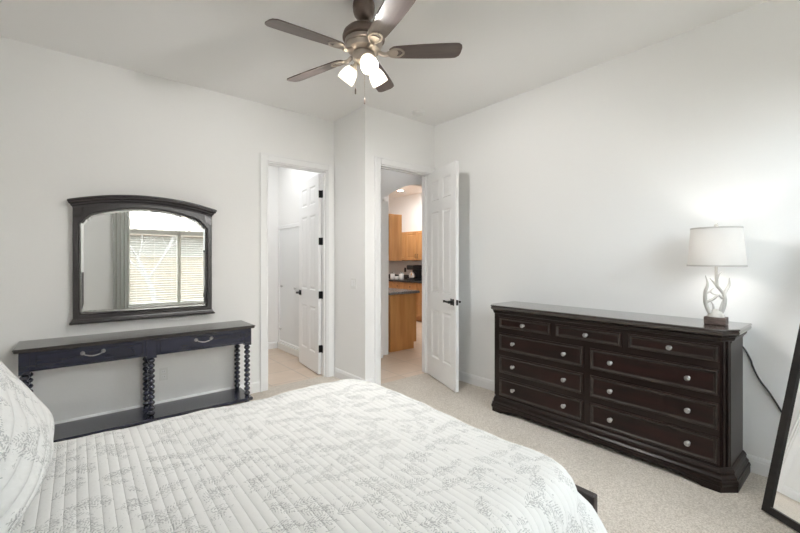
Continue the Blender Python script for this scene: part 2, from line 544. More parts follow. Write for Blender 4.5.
def clear_glass():
    m = bpy.data.materials.new('window_glass')
    m.use_nodes = True
    nt = m.node_tree
    nt.nodes.clear()
    out = nt.nodes.new('ShaderNodeOutputMaterial')
    tr = nt.nodes.new('ShaderNodeBsdfTransparent'); tr.inputs['Color'].default_value = (0.96, 0.97, 0.965, 1)
    gl = nt.nodes.new('ShaderNodeBsdfGlossy'); gl.inputs['Roughness'].default_value = 0.02
    mx = nt.nodes.new('ShaderNodeMixShader'); mx.inputs[0].default_value = 0.06
    nt.links.new(tr.outputs[0], mx.inputs[1]); nt.links.new(gl.outputs[0], mx.inputs[2])
    nt.links.new(mx.outputs[0], out.inputs['Surface'])
    return m
M_glass = clear_glass()

# ------------------------------------------------------------------ room dimensions
CEIL = 3.05
YA, YC, XB = 4.135, 3.475, 3.422          # far wall, entry wall, right wall
XJ = 2.385                                # return wall between the two doors
XL, YW = -0.78, -0.70                     # headboard wall, window wall
TH = 0.12
B0, B1, BT = 1.567, 2.300, 2.450          # bath door opening
C0, C1 = 2.578, 3.338                     # entry door opening

def S(name, boxes, m, label=None, bev=0.0):
    bm = BM()
    for d in boxes: bx(bm, *d, bev=bev)
    return obj(name, bm, m, label=label, kind='structure')

S('floor', [(XL-TH, XB, YW-0.14, YC, -0.1, 0), (XL-TH, XJ+TH, YC, YA, -0.1, 0), (C0, C1, YC, YC+0.05, -0.1, 0),
            (B0, B1, YA, YA+0.075, -0.1, 0)], M_carpet, 'beige cut pile bedroom carpet')
S('ceiling', [(XL-TH, XB+TH, YW-0.14, YC+TH, CEIL, CEIL+0.1), (XL-TH, XJ+TH, YC+TH, YA+TH, CEIL, CEIL+0.1)], M_ceil, 'white textured bedroom ceiling')
S('wall_back', [(XL-TH, B0, YA, YA+TH, 0, CEIL), (B0, B1, YA, YA+TH, BT, CEIL), (B1, XJ+TH, YA, YA+TH, 0, CEIL)], M_wall,
  'white wall behind the console table and arched mirror')
S('wall_return', [(XJ, XJ+TH, YC+TH, YA, 0, CEIL)], M_wall, 'short white wall between the two doorways')
S('wall_entry', [(XJ, C0, YC, YC+TH, 0, CEIL), (C0, C1, YC, YC+TH, BT, CEIL), (C1, XB, YC, YC+TH, 0, CEIL)], M_wall, 'white wall around the entry doorway')
S('wall_right', [(XB, XB+TH, YW-0.14, YC+TH, 0, CEIL)], M_wall, 'white wall behind the dresser')
S('wall_left', [(XL-TH, XL, YW, YA, 0, CEIL)], M_wall, 'white wall behind the head of the bed')
WX0, WX1, WZ0, WZ1 = 0.74, 3.24, 0.50, 2.46  # right end widened by an unseen third pane for more room light
S('wall_front', [(XL-TH, WX0, YW-0.14, YW, 0, CEIL), (WX1, XB, YW-0.14, YW, 0, CEIL), (WX0, WX1, YW-0.14, YW, 0, WZ0), (WX0, WX1, YW-0.14, YW, WZ1, CEIL)],
  M_wall, 'white wall with the window, behind the viewer')

def baseboard(name, x0, y0, x1, y1, label=None, m=None):
    """runs from (x0,y0) to (x1,y1) on a wall surface, room on the right-hand side of travel"""
    bm = BM()
    prof = [(0, 0), (0.014, 0), (0.014, 0.075), (0.011, 0.083), (0.011, 0.092), (0.006, 0.104), (0, 0.108)]
    moulding(bm, [(x0, y0), (x1, y1)], prof)
    return obj(name, bm, M_trim, kind='structure', label=label)
baseboard('baseboard_back', XL, YA, B0-0.078, YA)
baseboard('baseboard_return', XJ, YA-0.019, XJ, YC)
baseboard('baseboard_right', XB, YC, XB, YW)
baseboard('baseboard_entry', XJ, YC, C0-0.078, YC)
baseboard('baseboard_front', XB, YW, XL, YW)
baseboard('baseboard_left', XL, YW, XL, YA)

def casing(name, x0, x1, y, zt, w=0.075, t=0.018, depth=TH, x0min=None, x1max=None, label=None, stop=0.05):
    """door casing on a wall facing -y plus the lining of the opening"""
    bm = BM()
    a = x0-w; b = min(x1+w, x1max) if x1max else x1+w
    for (p, q) in ((a, x0+0.004), (x1-0.004, b)):
        bx(bm, p, q, y-t, y, 0, zt+w, bev=0.004)
    bx(bm, x0+0.004, x1-0.004, y-t, y, zt-0.004, zt+w, bev=0.004)
    bx(bm, a-0.0, a+0.016, y-t-0.006, y-t, 0, zt+w)                       # outer bead
    if b-x1 > 0.07: bx(bm, b-0.016, b, y-t-0.006, y-t, 0, zt+w)
    bx(bm, a+0.016, b-(0.016 if b-x1 > 0.07 else 0), y-t-0.006, y-t, zt+w-0.016, zt+w)
    j = 0.016
    bx(bm, x0, x0+j, y, y+depth, 0, zt); bx(bm, x1-j, x1, y, y+depth, 0, zt); bx(bm, x0+j, x1-j, y, y+depth, zt-j, zt)
    s = 0.011
    bx(bm, x0+j, x0+j+s, y+stop, y+stop+0.03, 0, zt-j); bx(bm, x1-j-s, x1-j, y+stop, y+stop+0.03, 0, zt-j)
    bx(bm, x0+j+s, x1-j-s, y+stop, y+stop+0.03, zt-j-s, zt-j)
    return obj(name, bm, M_trim, kind='structure', label=label)
casing('trim_1', B0, B1, YA, BT, x1max=XJ-0.001, label='white casing around the bathroom doorway', stop=0.035)
casing('trim_2', C0, C1, YC, BT, x1max=XB-0.001, label='white casing around the entry doorway', stop=0.05)

# ------------------------------------------------------------------ panelled doors
DOOR_PROF = [(0.004, -0.001), (0.016, -0.010), (0.022, -0.010), (0.046, -0.003)]
def panel_door(name, pin, theta, L, label, flip, lever_z=0.955):
    """leaf pivots at pin; direction theta; thickness on the side given by flip; door_n with its hardware"""
    T, H0, H1 = 0.036, 0.012, 2.425
    d = Vector((math.cos(theta), math.sin(theta), 0))
    n = Vector((-d.y, d.x, 0))*flip         # from the pin face to the far face
    p0 = Vector((pin[0], pin[1], H0))
    H = H1-H0
    st, mu = 0.105, 0.09
    cw = (L-2*st-mu)/2
    cols = [(st, st+cw), (st+cw+mu, L-st)]
    rows = [(0.235, 0.80), (1.00, 1.94), (2.065, 2.30)]
    panels = [(a0, a1, b0, b1) for a0, a1 in cols for b0, b1 in rows]
    bm = BM()
    near = lambda a, b, c: p0 + d*a + Vector((0, 0, b)) - n*c
    far = lambda a, b, c: p0 + d*a + Vector((0, 0, b)) + n*(T+c)
    panel_face(bm, L, H, panels, DOOR_PROF, near)
    panel_face(bm, L, H, panels, DOOR_PROF, far)
    slab_sides(bm, L, H, T, near, back=False)
    leaf = obj(name, bm, M_door, origin=(pin[0], pin[1], H0), kind='structure', label=label)
    # lever handles, one mesh each side
    for side in (0, 1):
        q = (near if side == 0 else far)
        bm = BM()
        c = L-0.065
        o = q(c, lever_z-H0, 0)
        out = (-n if side == 0 else n)
        rot = out.to_track_quat('Z', 'Y').to_matrix().to_4x4()
        cc = q(c, lever_z-H0, 0)
        # square rosette, neck and lever
        for (a0, a1, b0, b1, c0, c1) in ((-0.032, 0.032, -0.032, 0.032, 0.0, 0.009), (-0.011, 0.011, -0.011, 0.011, 0.009, 0.05), (-0.115, 0.012, -0.010, 0.010, 0.042, 0.056)):
            r = bmesh.ops.create_cube(bm, size=1.0)
            for v in r['verts']:
                a = (a0+a1)/2 + v.co.x*(a1-a0); b = (b0+b1)/2 + v.co.y*(b1-b0); k = (c0+c1)/2 + v.co.z*(c1-c0)
                v.co = cc + d*a + Vector((0, 0, b)) + out*k
            bmesh.ops.bevel(bm, geom=list({e for v in r['verts'] for e in v.link_edges}), offset=0.003, segments=1, affect='EDGES')
        obj('lever_handle', bm, M_black, leaf, label='black lever handle')
    bm = BM()
    r = bmesh.ops.create_cube(bm, size=1.0)
    for v in r['verts']:
        v.co = p0 + d*(L+0.0005+v.co.x*0.002) + Vector((0, 0, lever_z-H0+v.co.z*0.056)) + n*(T/2+v.co.y*0.024)
    obj('latch_plate', bm, M_black, leaf, label='black latch plate')
    return leaf, d, n, T

door_b, db, nb, Tb = panel_door('door_1', (B1-0.018, YA+TH+0.004), math.radians(83.5), 0.715, 'open white six panel bathroom door', 1)
for z in (2.185, 1.615, 0.968, 0.318):
    bm = BM()
    o = Vector((B1-0.018, YA+TH+0.004, z))
    tube(bm, [o+Vector((0.004, 0, -0.045)), o+Vector((0.004, 0, 0.045))], 0.0075, 10)
    r = bmesh.ops.create_cube(bm, size=1.0)            # leaf on the door edge
    for v in r['verts']:
        v.co = o + nb*(0.017+v.co.x*0.034) - db*(0.0008+v.co.y*0.0016) + Vector((0, 0, v.co.z*0.088))
    bx(bm, B1-0.0185, B1-0.0165, YA+TH-0.034, YA+TH+0.002, z-0.044, z+0.044)
    obj('hinge', bm, M_black, door_b, label='black butt hinge')
door_c, dc, nc, Tc = panel_door('door_2', (C1-0.008, YC-0.026), math.radians(180+69.5), 0.732, 'open white six panel entry door beside the dresser', -1, lever_z=0.945)
for z in (2.185, 1.615, 0.968, 0.318):
    bm = BM()
    o = Vector((C1-0.001, YC-0.030, z))
    tube(bm, [o+Vector((0, 0, -0.045)), o+Vector((0, 0, 0.045))], 0.007, 10)
    obj('hinge', bm, M_black, door_c, label='black butt hinge')

# ------------------------------------------------------------------ bathroom beyond the far wall
BY = 6.02
S('floor_bath', [(0.6, 2.72, YA+0.075, BY+0.1, -0.1, -0.002)], M_tile, 'tan square floor tiles in the bathroom')
S('wall_bath_left', [(0.5, 0.6, YA+TH, BY+0.1, 0, CEIL)], M_wall, 'white bathroom wall on the left')
S('wall_bath_back', [(0.6, 2.72, BY, BY+0.1, 0, CEIL)], M_wall, 'white far bathroom wall')
S('wall_bath_right', [(2.62, 2.72, YA+TH, BY, 0, CEIL), (XJ+TH, 2.62, YA+TH, YA+TH+0.05, 0, CEIL)], M_wall, 'white bathroom wall behind the shower')
S('ceiling_bath', [(0.5, 2.72, YA+TH, BY+0.1, CEIL, CEIL+0.1)], M_ceil)
S('wall_shower', [(2.47, 2.53, YA+TH, BY, 1.93, CEIL)], M_wall, 'white wall above the shower enclosure')
baseboard('baseboard_bath', 0.6, BY, 2.44, BY)
ceiling_area('bathroom_fill', (1.7, 5.1, CEIL-0.02), BATH_W, 1.0, 0.5)  # added area lamp without a fixture, brightens the closed bathroom
sh = thing('shower_enclosure', (2.47, 5.3, 0), 'white framed shower enclosure with a pale door behind the open bathroom door', 'shower')
box_obj('curb', (2.44, 2.54, 4.32, BY-0.016, -0.002, 0.10), M_ceramic, sh, bev=0.008, seg=2)
bm = BM()
bx(bm, 2.46, 2.50, 4.32, BY-0.001, 1.87, 1.925, bev=0.004)
bx(bm, 2.46, 2.50, BY-0.05, BY-0.001, 0.10, 1.87, bev=0.004)
bx(bm, 2.46, 2.50, 5.16, 5.20, 0.10, 1.87, bev=0.004)
bx(bm, 2.46, 2.50, 4.32, 4.36, 0.10, 1.87, bev=0.004)
bx(bm, 2.46, 2.50, 4.36, BY-0.05, 0.10, 0.135, bev=0.004)
obj('frame', bm, M_trim, sh)
box_obj('glass_panel', (2.472, 2.484, 5.20, BY-0.05, 0.135, 1.87), M_shower, sh)
box_obj('glass_panel', (2.472, 2.484, 4.36, 5.16, 0.135, 1.87), M_shower, sh)
for (y, z) in ((5.86, 0.985), (5.38, 0.975), (5.90, 0.32)):
    bm = BM()
    lathe(bm, [(0.0, 0.03), (0.016, 0.03), (0.018, 0.022), (0.008, 0.012), (0.008, 0)], (2.472, y, z), 12, Matrix.Rotation(-PI/2, 4, 'Y'))
    obj('knob', bm, M_pewter, sh)
tp = thing('towel_hook', (1.86, BY, 0.92), 'black wall hook seen past the left edge of the bathroom doorway', 'hook')
bm = BM()
bx(bm, 1.83, 1.89, BY-0.012, BY, 0.92, 0.98, bev=0.004)
tube(bm, [(1.86, BY-0.01, 0.945), (1.86, BY-0.06, 0.945), (1.86, BY-0.075, 0.97)], 0.008, 8)
obj('hook_arm', bm, M_black, tp)
bm = BM()
tube(bm, spline([(1.86, BY-0.045, 0.94), (1.87, BY-0.05, 0.86), (1.92, BY-0.05, 0.82), (1.80, BY-0.05, 0.82), (1.85, BY-0.045, 0.93)], 5), 0.005, 6)
obj('ring', bm, M_black, tp)

# ------------------------------------------------------------------ hall and kitchen beyond the entry door
KX, KY = 6.55, 9.3
S('floor_hall', [(C0, C1, YC+0.05, YC+TH, -0.1, -0.002), (XJ+TH, 2.72, YC+TH, YA+TH, -0.1, -0.002), (2.72, 7.2, YC+TH, KY, -0.1, -0.002)], M_ktile, 'tan square floor tiles in the hall and kitchen')
S('ceiling_hall', [(XJ+TH, XB+TH, YC+TH, 4.66, CEIL, CEIL+0.1), (XB+TH, 7.1, YC, KY, CEIL, CEIL+0.1), (2.72, XB+TH, 4.66, KY, CEIL, CEIL+0.1)], M_ceil)
HY_ = 4.46
# arched wall across the hall
bm = BM()
ax0, ax1, zs, za = 3.36, 4.90, 2.25, 2.55
poly = [(2.72, 0), (ax0, 0), (ax0, zs)]
for k in range(1, 24):
    u = k/24
    poly.append((ax0+(ax1-ax0)*u, zs+(za-zs)*(1-(2*u-1)**2)))
poly += [(ax1, zs), (ax1, 0), (7.0, 0), (7.0, CEIL), (2.72, CEIL)]
prism(bm, poly, lambda a, b: Vector((a, HY_, b)), lambda a, b: Vector((a, HY_+0.10, b)))
bx(bm, ax0-0.3, 3.542, HY_+0.10, HY_+0.16, 0, 2.25)
obj('wall_hall', bm, M_wall, kind='structure', label='white hall wall with an arched opening to the kitchen')
S('wall_kitchen_right', [(KX, KX+0.1, HY_+0.1, KY, 0, CEIL)], M_wall, 'white kitchen wall behind the maple cabinets')
S('wall_kitchen_back', [(2.72, KX+0.1, KY, KY+0.1, 0, CEIL)], M_wall, 'white far kitchen wall')
S('wall_kitchen_left', [(3.1, 3.2, HY_+0.16, KY, 0, CEIL)], M_wall, 'white kitchen wall on the left')
S('wall_kitchen_stub', [(4.60, 4.72, 6.07, KY, 0, CEIL)], M_wall, 'white wall carrying the tall maple cabinet')
S('wall_hall_right', [(7.0, 7.1, YC, HY_, 0, CEIL), (XB+TH, 7.0, YC, YC+TH, 0, CEIL)], M_wall, 'white walls at the end of the hall')
baseboard('baseboard_hall', 2.72, HY_, ax0-0.001, HY_)
ceiling_area('hall_fill', (3.6, 4.05, CEIL-0.02), HALL_W, 0.3, 0.3)  # added lamp, no fixture here, lifts the hall walls
ceiling_area('kitchen_light', (5.5, 6.3, CEIL-0.02), KITCHEN_W, 0.8, 1.6)
isl = thing('kitchen_island', (3.88, 5.2, 0), 'maple kitchen island end seen through the entry doorway', 'island')
bm = BM()
bx(bm, 3.642, 4.165, 4.64, 6.0, 0.10, 0.865)
bx(bm, 3.642, 4.11, 4.64, 6.0, 0.0, 0.10)
obj('cabinet_body', bm, M_maple_panel, isl)
box_obj('countertop', (3.60, 4.21, 4.605, 6.03, 0.867, 0.905), M_granite, isl, bev=0.004, label='grey speckled countertop')
wc = thing('wall_cabinet', (4.9, 6.6, 1.37), 'tall maple wall cabinet showing its plain side panel', 'cabinet')
box_obj('cabinet_body', (4.722, 5.05, 6.06, 7.3, 1.375, 2.30), M_maple_panel, wc, bev=0.003)
for y0, y1 in ((6.09, 6.68), (6.70, 7.29)):
    bm = BM()
    put = lambda a, b, c, y0=y0: Vector((5.07+c, y0+a, 1.40+b))
    panel_face(bm, y1-y0, 0.88, [(0.06, y1-y0-0.06, 0.06, 0.82)], [(0.01, -0.008), (0.03, -0.003)], put)
    slab_sides(bm, y1-y0, 0.88, 0.018, put)
    obj('door', bm, M_maple, wc)

bc = thing('base_cabinet', (6.2, 7.3, 0), 'maple base cabinets with drawers along the far kitchen wall', 'cabinet')
XF = 5.93
bm = BM()
bx(bm, XF, KX-0.005, 5.6, 9.05, 0.10, 0.87)
bx(bm, XF+0.07, KX-0.005, 5.6, 9.05, -0.002, 0.10)
obj('cabinet_body', bm, M_maple, bc)
y = 5.65
while y < 8.5:
    for (z0, z1) in ((0.69, 0.855), (0.42, 0.67), (0.13, 0.40)):
        bm = BM()
        put = lambda a, b, c, y=y, z0=z0: Vector((XF-0.018-c, y+a, z0+b))
        panel_face(bm, 0.44, z1-z0, [(0.045, 0.395, 0.04, z1-z0-0.04)], [(0.008, -0.006), (0.02, -0.002)], put)
        slab_sides(bm, 0.44, z1-z0, 0.018, put)
        dr = obj('drawer', bm, M_maple, bc)
        bm = BM()
        lathe(bm, [(0, 0.026), (0.012, 0.024), (0.014, 0.018), (0.006, 0.01), (0.006, 0)], (XF-0.018, y+0.22, (z0+z1)/2), 10, Matrix.Rotation(-PI/2, 4, 'Y'))
        obj('knob', bm, M_black, dr)
    y += 0.46
ct = box_obj('countertop', (XF-0.03, KX-0.001, 5.57, 9.13, 0.872, 0.91), M_darkgranite, None, bev=0.004, label='dark granite countertop on the far kitchen cabinets', cat='countertop')
box_obj('backsplash', (KX-0.02, KX-0.001, 5.57, 9.13, 0.9105, 1.01), M_darkgranite, ct)
wc2 = thing('wall_cabinet', (6.4, 7.3, 1.37), 'maple wall cabinets with paired doors above the coffee maker', 'cabinet')
box_obj('cabinet_body', (6.25, KX-0.002, 5.6, 9.1, 1.375, 2.08), M_maple, wc2, bev=0.003)
for k in range(8):
    y0 = 5.62+k*0.435
    bm = BM()
    put = lambda a, b, c, y0=y0: Vector((6.232-c, y0+a, 1.39+b))
    panel_face(bm, 0.42, 0.675, [(0.055, 0.365, 0.055, 0.62)], [(0.008, -0.008), (0.016, -0.008), (0.04, -0.002)], put)
    slab_sides(bm, 0.42, 0.675, 0.018, put)
    dr = obj('door', bm, M_maple, wc2)
    yh = y0+(0.39 if k % 2 == 0 else 0.03)
    bm = BM()
    tube(bm, [(6.232, yh, 1.43), (6.205, yh, 1.44), (6.205, yh, 1.52), (6.232, yh, 1.53)], 0.005, 6)
    obj('handle', bm, M_black, dr)

cm = thing('coffee_maker', (6.2, 7.02, 0.91), 'black drip coffee maker on the dark kitchen counter', 'coffee maker')
cy = 7.02
bm = BM()
bx(bm, 6.08, 6.38, cy-0.12, cy+0.12, 0.9105, 0.945, bev=0.01)
bx(bm, 6.27, 6.38, cy-0.115, cy+0.115, 0.945, 1.16, bev=0.01)
bx(bm, 6.09, 6.38, cy-0.12, cy+0.12, 1.16, 1.27, bev=0.02, seg=2)
obj('body', bm, M_blackplastic, cm)
bm = BM()
lathe(bm, [(0.06, 0.946), (0.083, 0.97), (0.085, 1.02), (0.06, 1.09), (0.055, 1.10)], (6.175, cy, 0), 20)
ca = obj('carafe', bm, M_chrome, cm, smooth=True)
bm = BM()
tube(bm, spline([(6.175, cy-0.06, 1.10), (6.175, cy-0.13, 1.09), (6.175, cy-0.14, 1.02), (6.175, cy-0.085, 0.98)], 5), 0.010, 6)
obj('handle', bm, M_blackplastic, ca)
for k, (yy, rr, hh, lb) in enumerate(((7.40, 0.062, 0.15, 'small white canister nearest the coffee maker on the kitchen counter'),
                                     (7.58, 0.052, 0.075, 'low white cup between two canisters on the kitchen counter'),
                                     (7.75, 0.058, 0.14, 'white canister farthest from the coffee maker on the kitchen counter'))):
    cn = thing('canister' if hh > 0.1 else 'cup', (6.15, yy, 0.91), lb, 'canister' if hh > 0.1 else 'cup')
    bm = BM()
    lathe(bm, [(rr*0.9, 0.9105), (rr, 0.925), (rr, 0.91+hh-0.01), (rr*0.9, 0.91+hh)], (6.15, yy, 0), 18)
    obj('body', bm, M_ceramic, cn, smooth=True)
    if hh > 0.1:
        bm = BM()
        lathe(bm, [(rr*0.95, 0.91+hh), (rr*0.95, 0.91+hh+0.012), (0.012, 0.91+hh+0.02), (0.012, 0.91+hh+0.035), (0, 0.91+hh+0.038)], (6.15, yy, 0), 18)
        obj('lid', bm, M_bark, cn, smooth=True)
for yy, lb in ((6.88+0.32, 'dark outlet cover on the backsplash beside the coffee maker'), (7.72, 'dark outlet cover on the backsplash above the canisters')):
    box_obj('outlet_cover', (KX-0.008, KX-0.0005, yy-0.035, yy+0.035, 1.08, 1.19), M_slot, label=lb, cat='outlet')
dl = thing('recessed_light', (5.95, 7.2, CEIL), 'lit recessed downlight in the kitchen ceiling', 'ceiling light')
bm = BM(); lathe(bm, [(0.075, CEIL-0.012), (0.10, CEIL-0.010), (0.105, CEIL-0.0005), (0.075, CEIL-0.0005)], (5.95, 7.2, 0), 24, cap=False); obj('trim_ring', bm, M_trim, dl)
bm = BM(); lathe(bm, [(0.0, CEIL-0.009), (0.074, CEIL-0.009), (0.074, CEIL-0.001), (0, CEIL-0.001)], (5.95, 7.2, 0), 24); obj('diffuser', bm, M_downlight, dl)

# ------------------------------------------------------------------ window behind the viewer (seen in the arched mirror, bar the added third pane)
win = thing('window_1', (1.61, YW-0.07, WZ0), 'wide vinyl window with a transom over two panes and an added unseen third', 'window', kind='structure')
fy0, fy1 = YW-0.12, YW-0.07
TR0, TR1 = 1.89, 1.98
bm = BM()
bx(bm, WX0, WX0+0.04, fy0, fy1, WZ0, WZ1); bx(bm, WX1-0.04, WX1, fy0, fy1, WZ0, WZ1)
bx(bm, WX0+0.04, WX1-0.04, fy0, fy1, WZ0, WZ0+0.05); bx(bm, WX0+0.04, WX1-0.04, fy0, fy1, WZ1-0.04, WZ1)
bx(bm, WX0+0.04, WX1-0.04, fy0-0.01, fy1+0.01, TR0, TR1)
bx(bm, 1.575, 1.64, fy0, fy1, WZ0+0.05, TR0); bx(bm, 2.42, 2.485, fy0, fy1, WZ0+0.05, TR0)
obj('frame', bm, M_vinyl, win)
gm = (fy0+fy1)/2
for x0, x1, z0, z1 in ((WX0+0.04, WX1-0.04, TR1, WZ1-0.04), (WX0+0.04, 1.575, WZ0+0.05, TR0), (1.64, 2.42, WZ0+0.05, TR0), (2.485, WX1-0.04, WZ0+0.05, TR0)):  # last pane is added to let in more daylight, out of view
    box_obj('pane', (x0, x1, gm-0.003, gm+0.003, z0, z1), M_glass, win)
box_obj('sill', (WX0-0.0, WX1+0.0, YW-0.065, YW+0.03, WZ0-0.0, WZ0+0.018), M_trim, win, bev=0.004)
for k, (x0, x1) in enumerate(((WX0+0.012, 1.60), (1.615, 2.445), (2.46, WX1-0.012))):
    bl = thing('window_blind', ((x0+x1)/2, YW-0.03, TR0), 'horizontal blind with open cream slats over the %s' % ('window pane beside the grey curtain', 'middle window pane', 'added unseen window pane nearest the dresser wall')[k], 'blind')
    box_obj('headrail', (x0, x1, YW-0.056, YW-0.008, TR0+0.0, TR0+0.06), M_vinyl, bl)
    bm = BM()
    z = WZ0+0.085
    while z < TR0-0.01:
        for s in (-1, 1):
            pass
        vsl = [bm.verts.new(p) for p in ((x0+0.004, YW-0.054, z+0.004), (x1-0.004, YW-0.054, z+0.004), (x1-0.004, YW-0.032, z+0.0035), (x0+0.004, YW-0.032, z+0.0035),
                                         (x1-0.004, YW-0.010, z-0.002), (x0+0.004, YW-0.010, z-0.002))]
        vs2 = [bm.verts.new(v.co - Vector((0, 0, 0.0025))) for v in vsl]
        bm.faces.new((vsl[0], vsl[1], vsl[2], vsl[3])); bm.faces.new((vsl[3], vsl[2], vsl[4], vsl[5]))
        bm.faces.new((vs2[3], vs2[2], vs2[1], vs2[0])); bm.faces.new((vs2[5], vs2[4], vs2[2], vs2[3]))
        bm.faces.new((vsl[0], vs2[0], vs2[1], vsl[1])); bm.faces.new((vsl[5], vsl[4], vs2[4], vs2[5]))
        z += 0.046
    obj('slats', bm, M_slat, bl)
    box_obj('bottom_rail', (x0, x1, YW-0.052, YW-0.012, WZ0+0.030, WZ0+0.052), M_vinyl, bl)
    for q in (0.15, 0.5, 0.85):
        xx = x0+(x1-x0)*q
        bm = BM(); tube(bm, [(xx, YW-0.032, WZ0+0.05), (xx, YW-0.032, TR0)], 0.0015, 4); obj('ladder_cord', bm, M_slat, bl)

def curtain(x0, x1, label):
    t = thing('curtain', ((x0+x1)/2, YW+0.08, 0.02), label, 'curtain')
    bm = BM()
    n = 60
    A, Bv = [], []
    for k in range(n+1):
        u = k/n
        ph = u*2*PI*4.0
        off = 0.035*math.sin(ph) + 0.008*math.sin(2.3*ph+0.5)
        xx = x0+(x1-x0)*u + 0.012*math.cos(ph)
        A.append((bm.verts.new((xx, YW+0.085+off*0.7, 2.62)), bm.verts.new((xx, YW+0.085+off, 0.03))))
        Bv.append((bm.verts.new((xx, YW+0.088+off*0.7, 2.62)), bm.verts.new((xx, YW+0.088+off, 0.03))))
    for k in range(n):
        bm.faces.new((A[k][0], A[k+1][0], A[k+1][1], A[k][1])); bm.faces.new((Bv[k][0], Bv[k][1], Bv[k+1][1], Bv[k+1][0]))
        bm.faces.new((A[k][0], Bv[k][0], Bv[k+1][0], A[k+1][0])); bm.faces.new((A[k][1], A[k+1][1], Bv[k+1][1], Bv[k][1]))
    bm.faces.new((A[0][0], A[0][1], Bv[0][1], Bv[0][0])); bm.faces.new((A[n][1], A[n][0], Bv[n][0], Bv[n][1]))
    obj('panel', bm, M_curtain, t, smooth=True, autosmooth=70)
    return t
curtain(0.50, 0.735, 'grey pleated curtain panel hanging beside the window')
rod = thing('curtain_rod', (1.55, YW+0.085, 2.64), 'dark curtain rod above the window', 'curtain rod')
bm = BM(); tube(bm, [(0.40, YW+0.085, 2.635), (3.37, YW+0.085, 2.635)], 0.012, 12); obj('pole', bm, M_black, rod)
for xx in (0.45, 3.32):
    box_obj('bracket', (xx-0.012, xx+0.012, YW, YW+0.085, 2.60, 2.625), M_black, rod)
    bm = BM(); bmesh.ops.create_uvsphere(bm, u_segments=14, v_segments=8, radius=0.022, matrix=Matrix.Translation((0.39 if xx < 1 else 3.38, YW+0.085, 2.635))); obj('finial', bm, M_black, rod, smooth=True)

# outside the window
S('ground', [(-12, 16, -14, YW-0.15, -0.25, -0.15)], M_ground, 'gravel yard outside the window')
gw = thing('garden_wall', (2, -5.6, -0.15), 'tan block wall across the yard outside the window', 'wall')
bm = BM(); bx(bm, -11, 15, -5.75, -5.6, -0.15, 1.45); obj('blocks', bm, M_block, gw)
box_obj('cap_course', (-11, 15, -5.78, -5.57, 1.45, 1.52), M_block, gw, bev=0.01)
hs = thing('house', (2, -13, -0.15), 'low tan stucco house beyond the block wall outside', 'house')
box_obj('walls', (-7, 12, -18, -13, -0.15, 2.55), M_stucco, hs)
bm = BM(); prism(bm, [(-12.5, 2.5), (-12.5, 2.62), (-15.5, 3.5), (-18.5, 2.62), (-18.5, 2.5)], lambda a, b: Vector((-7.5, a, b)), lambda a, b: Vector((12.5, a, b))); obj('roof', bm, M_roof, hs)
tr = thing('bare_tree', (1.66, -4.2, -0.15), 'bare pale desert tree standing in front of the block wall outside', 'tree')
bm = BM()
def branch(p, d, L, r, depth):
    n = 5
    pts, rs = [p], [r]
    q = p.copy(); dd = d.copy()
    for k in range(n):
        dd = (dd + Vector((random.uniform(-.18, .18), random.uniform(-.18, .18), random.uniform(-.03, .12)))).normalized()
        q = q + dd*(L/n); pts.append(q.copy()); rs.append(r*(1-0.45*(k+1)/n))
    tube(bm, pts, rs, 6)
    if depth > 0:
        for k in range(3 if depth > 1 else 4):
            i = random.randint(2, n)
            a = Vector((random.uniform(-1, 1), random.uniform(-1, 1), random.uniform(0.1, 0.9))).normalized()
            branch(pts[i], (dd*0.6+a).normalized(), L*0.72, rs[i]*0.62, depth-1)
branch(Vector((1.66, -4.2, -0.16)), Vector((0.05, 0, 1)), 1.75, 0.085, 4)
obj('branches', bm, M_bark, tr)

# ------------------------------------------------------------------ bed
bed = thing('bed', (0.4, 1.42, 0), 'low dark wood bed with footboard under a printed white bedspread', 'bed')
FX = 1.585                                   # footboard outer face
BY0, BY1 = 0.695, 2.17
box_obj('footboard', (FX-0.035, FX, BY0, BY1, 0.10, 0.468), M_bedwood, bed, bev=0.004)
box_obj('headboard', (-0.745, -0.69, BY0-0.02, BY1+0.02, 0.0, 1.22), M_bedwood, bed, bev=0.008)
for y0 in (BY0+0.01, BY1-0.045):
    box_obj('side_rail', (-0.69, FX-0.035, y0, y0+0.035, 0.12, 0.30), M_bedwood, bed, bev=0.003)
for y0 in (BY0+0.005, BY1-0.065):
    box_obj('leg', (FX-0.10, FX-0.036, y0, y0+0.06, 0.0, 0.12), M_bedwood, bed, bev=0.003)
box_obj('mattress', (-0.67, 1.40, 0.74, 2.12, 0.24, 0.585), M_mattress, bed, bev=0.06, seg=4)

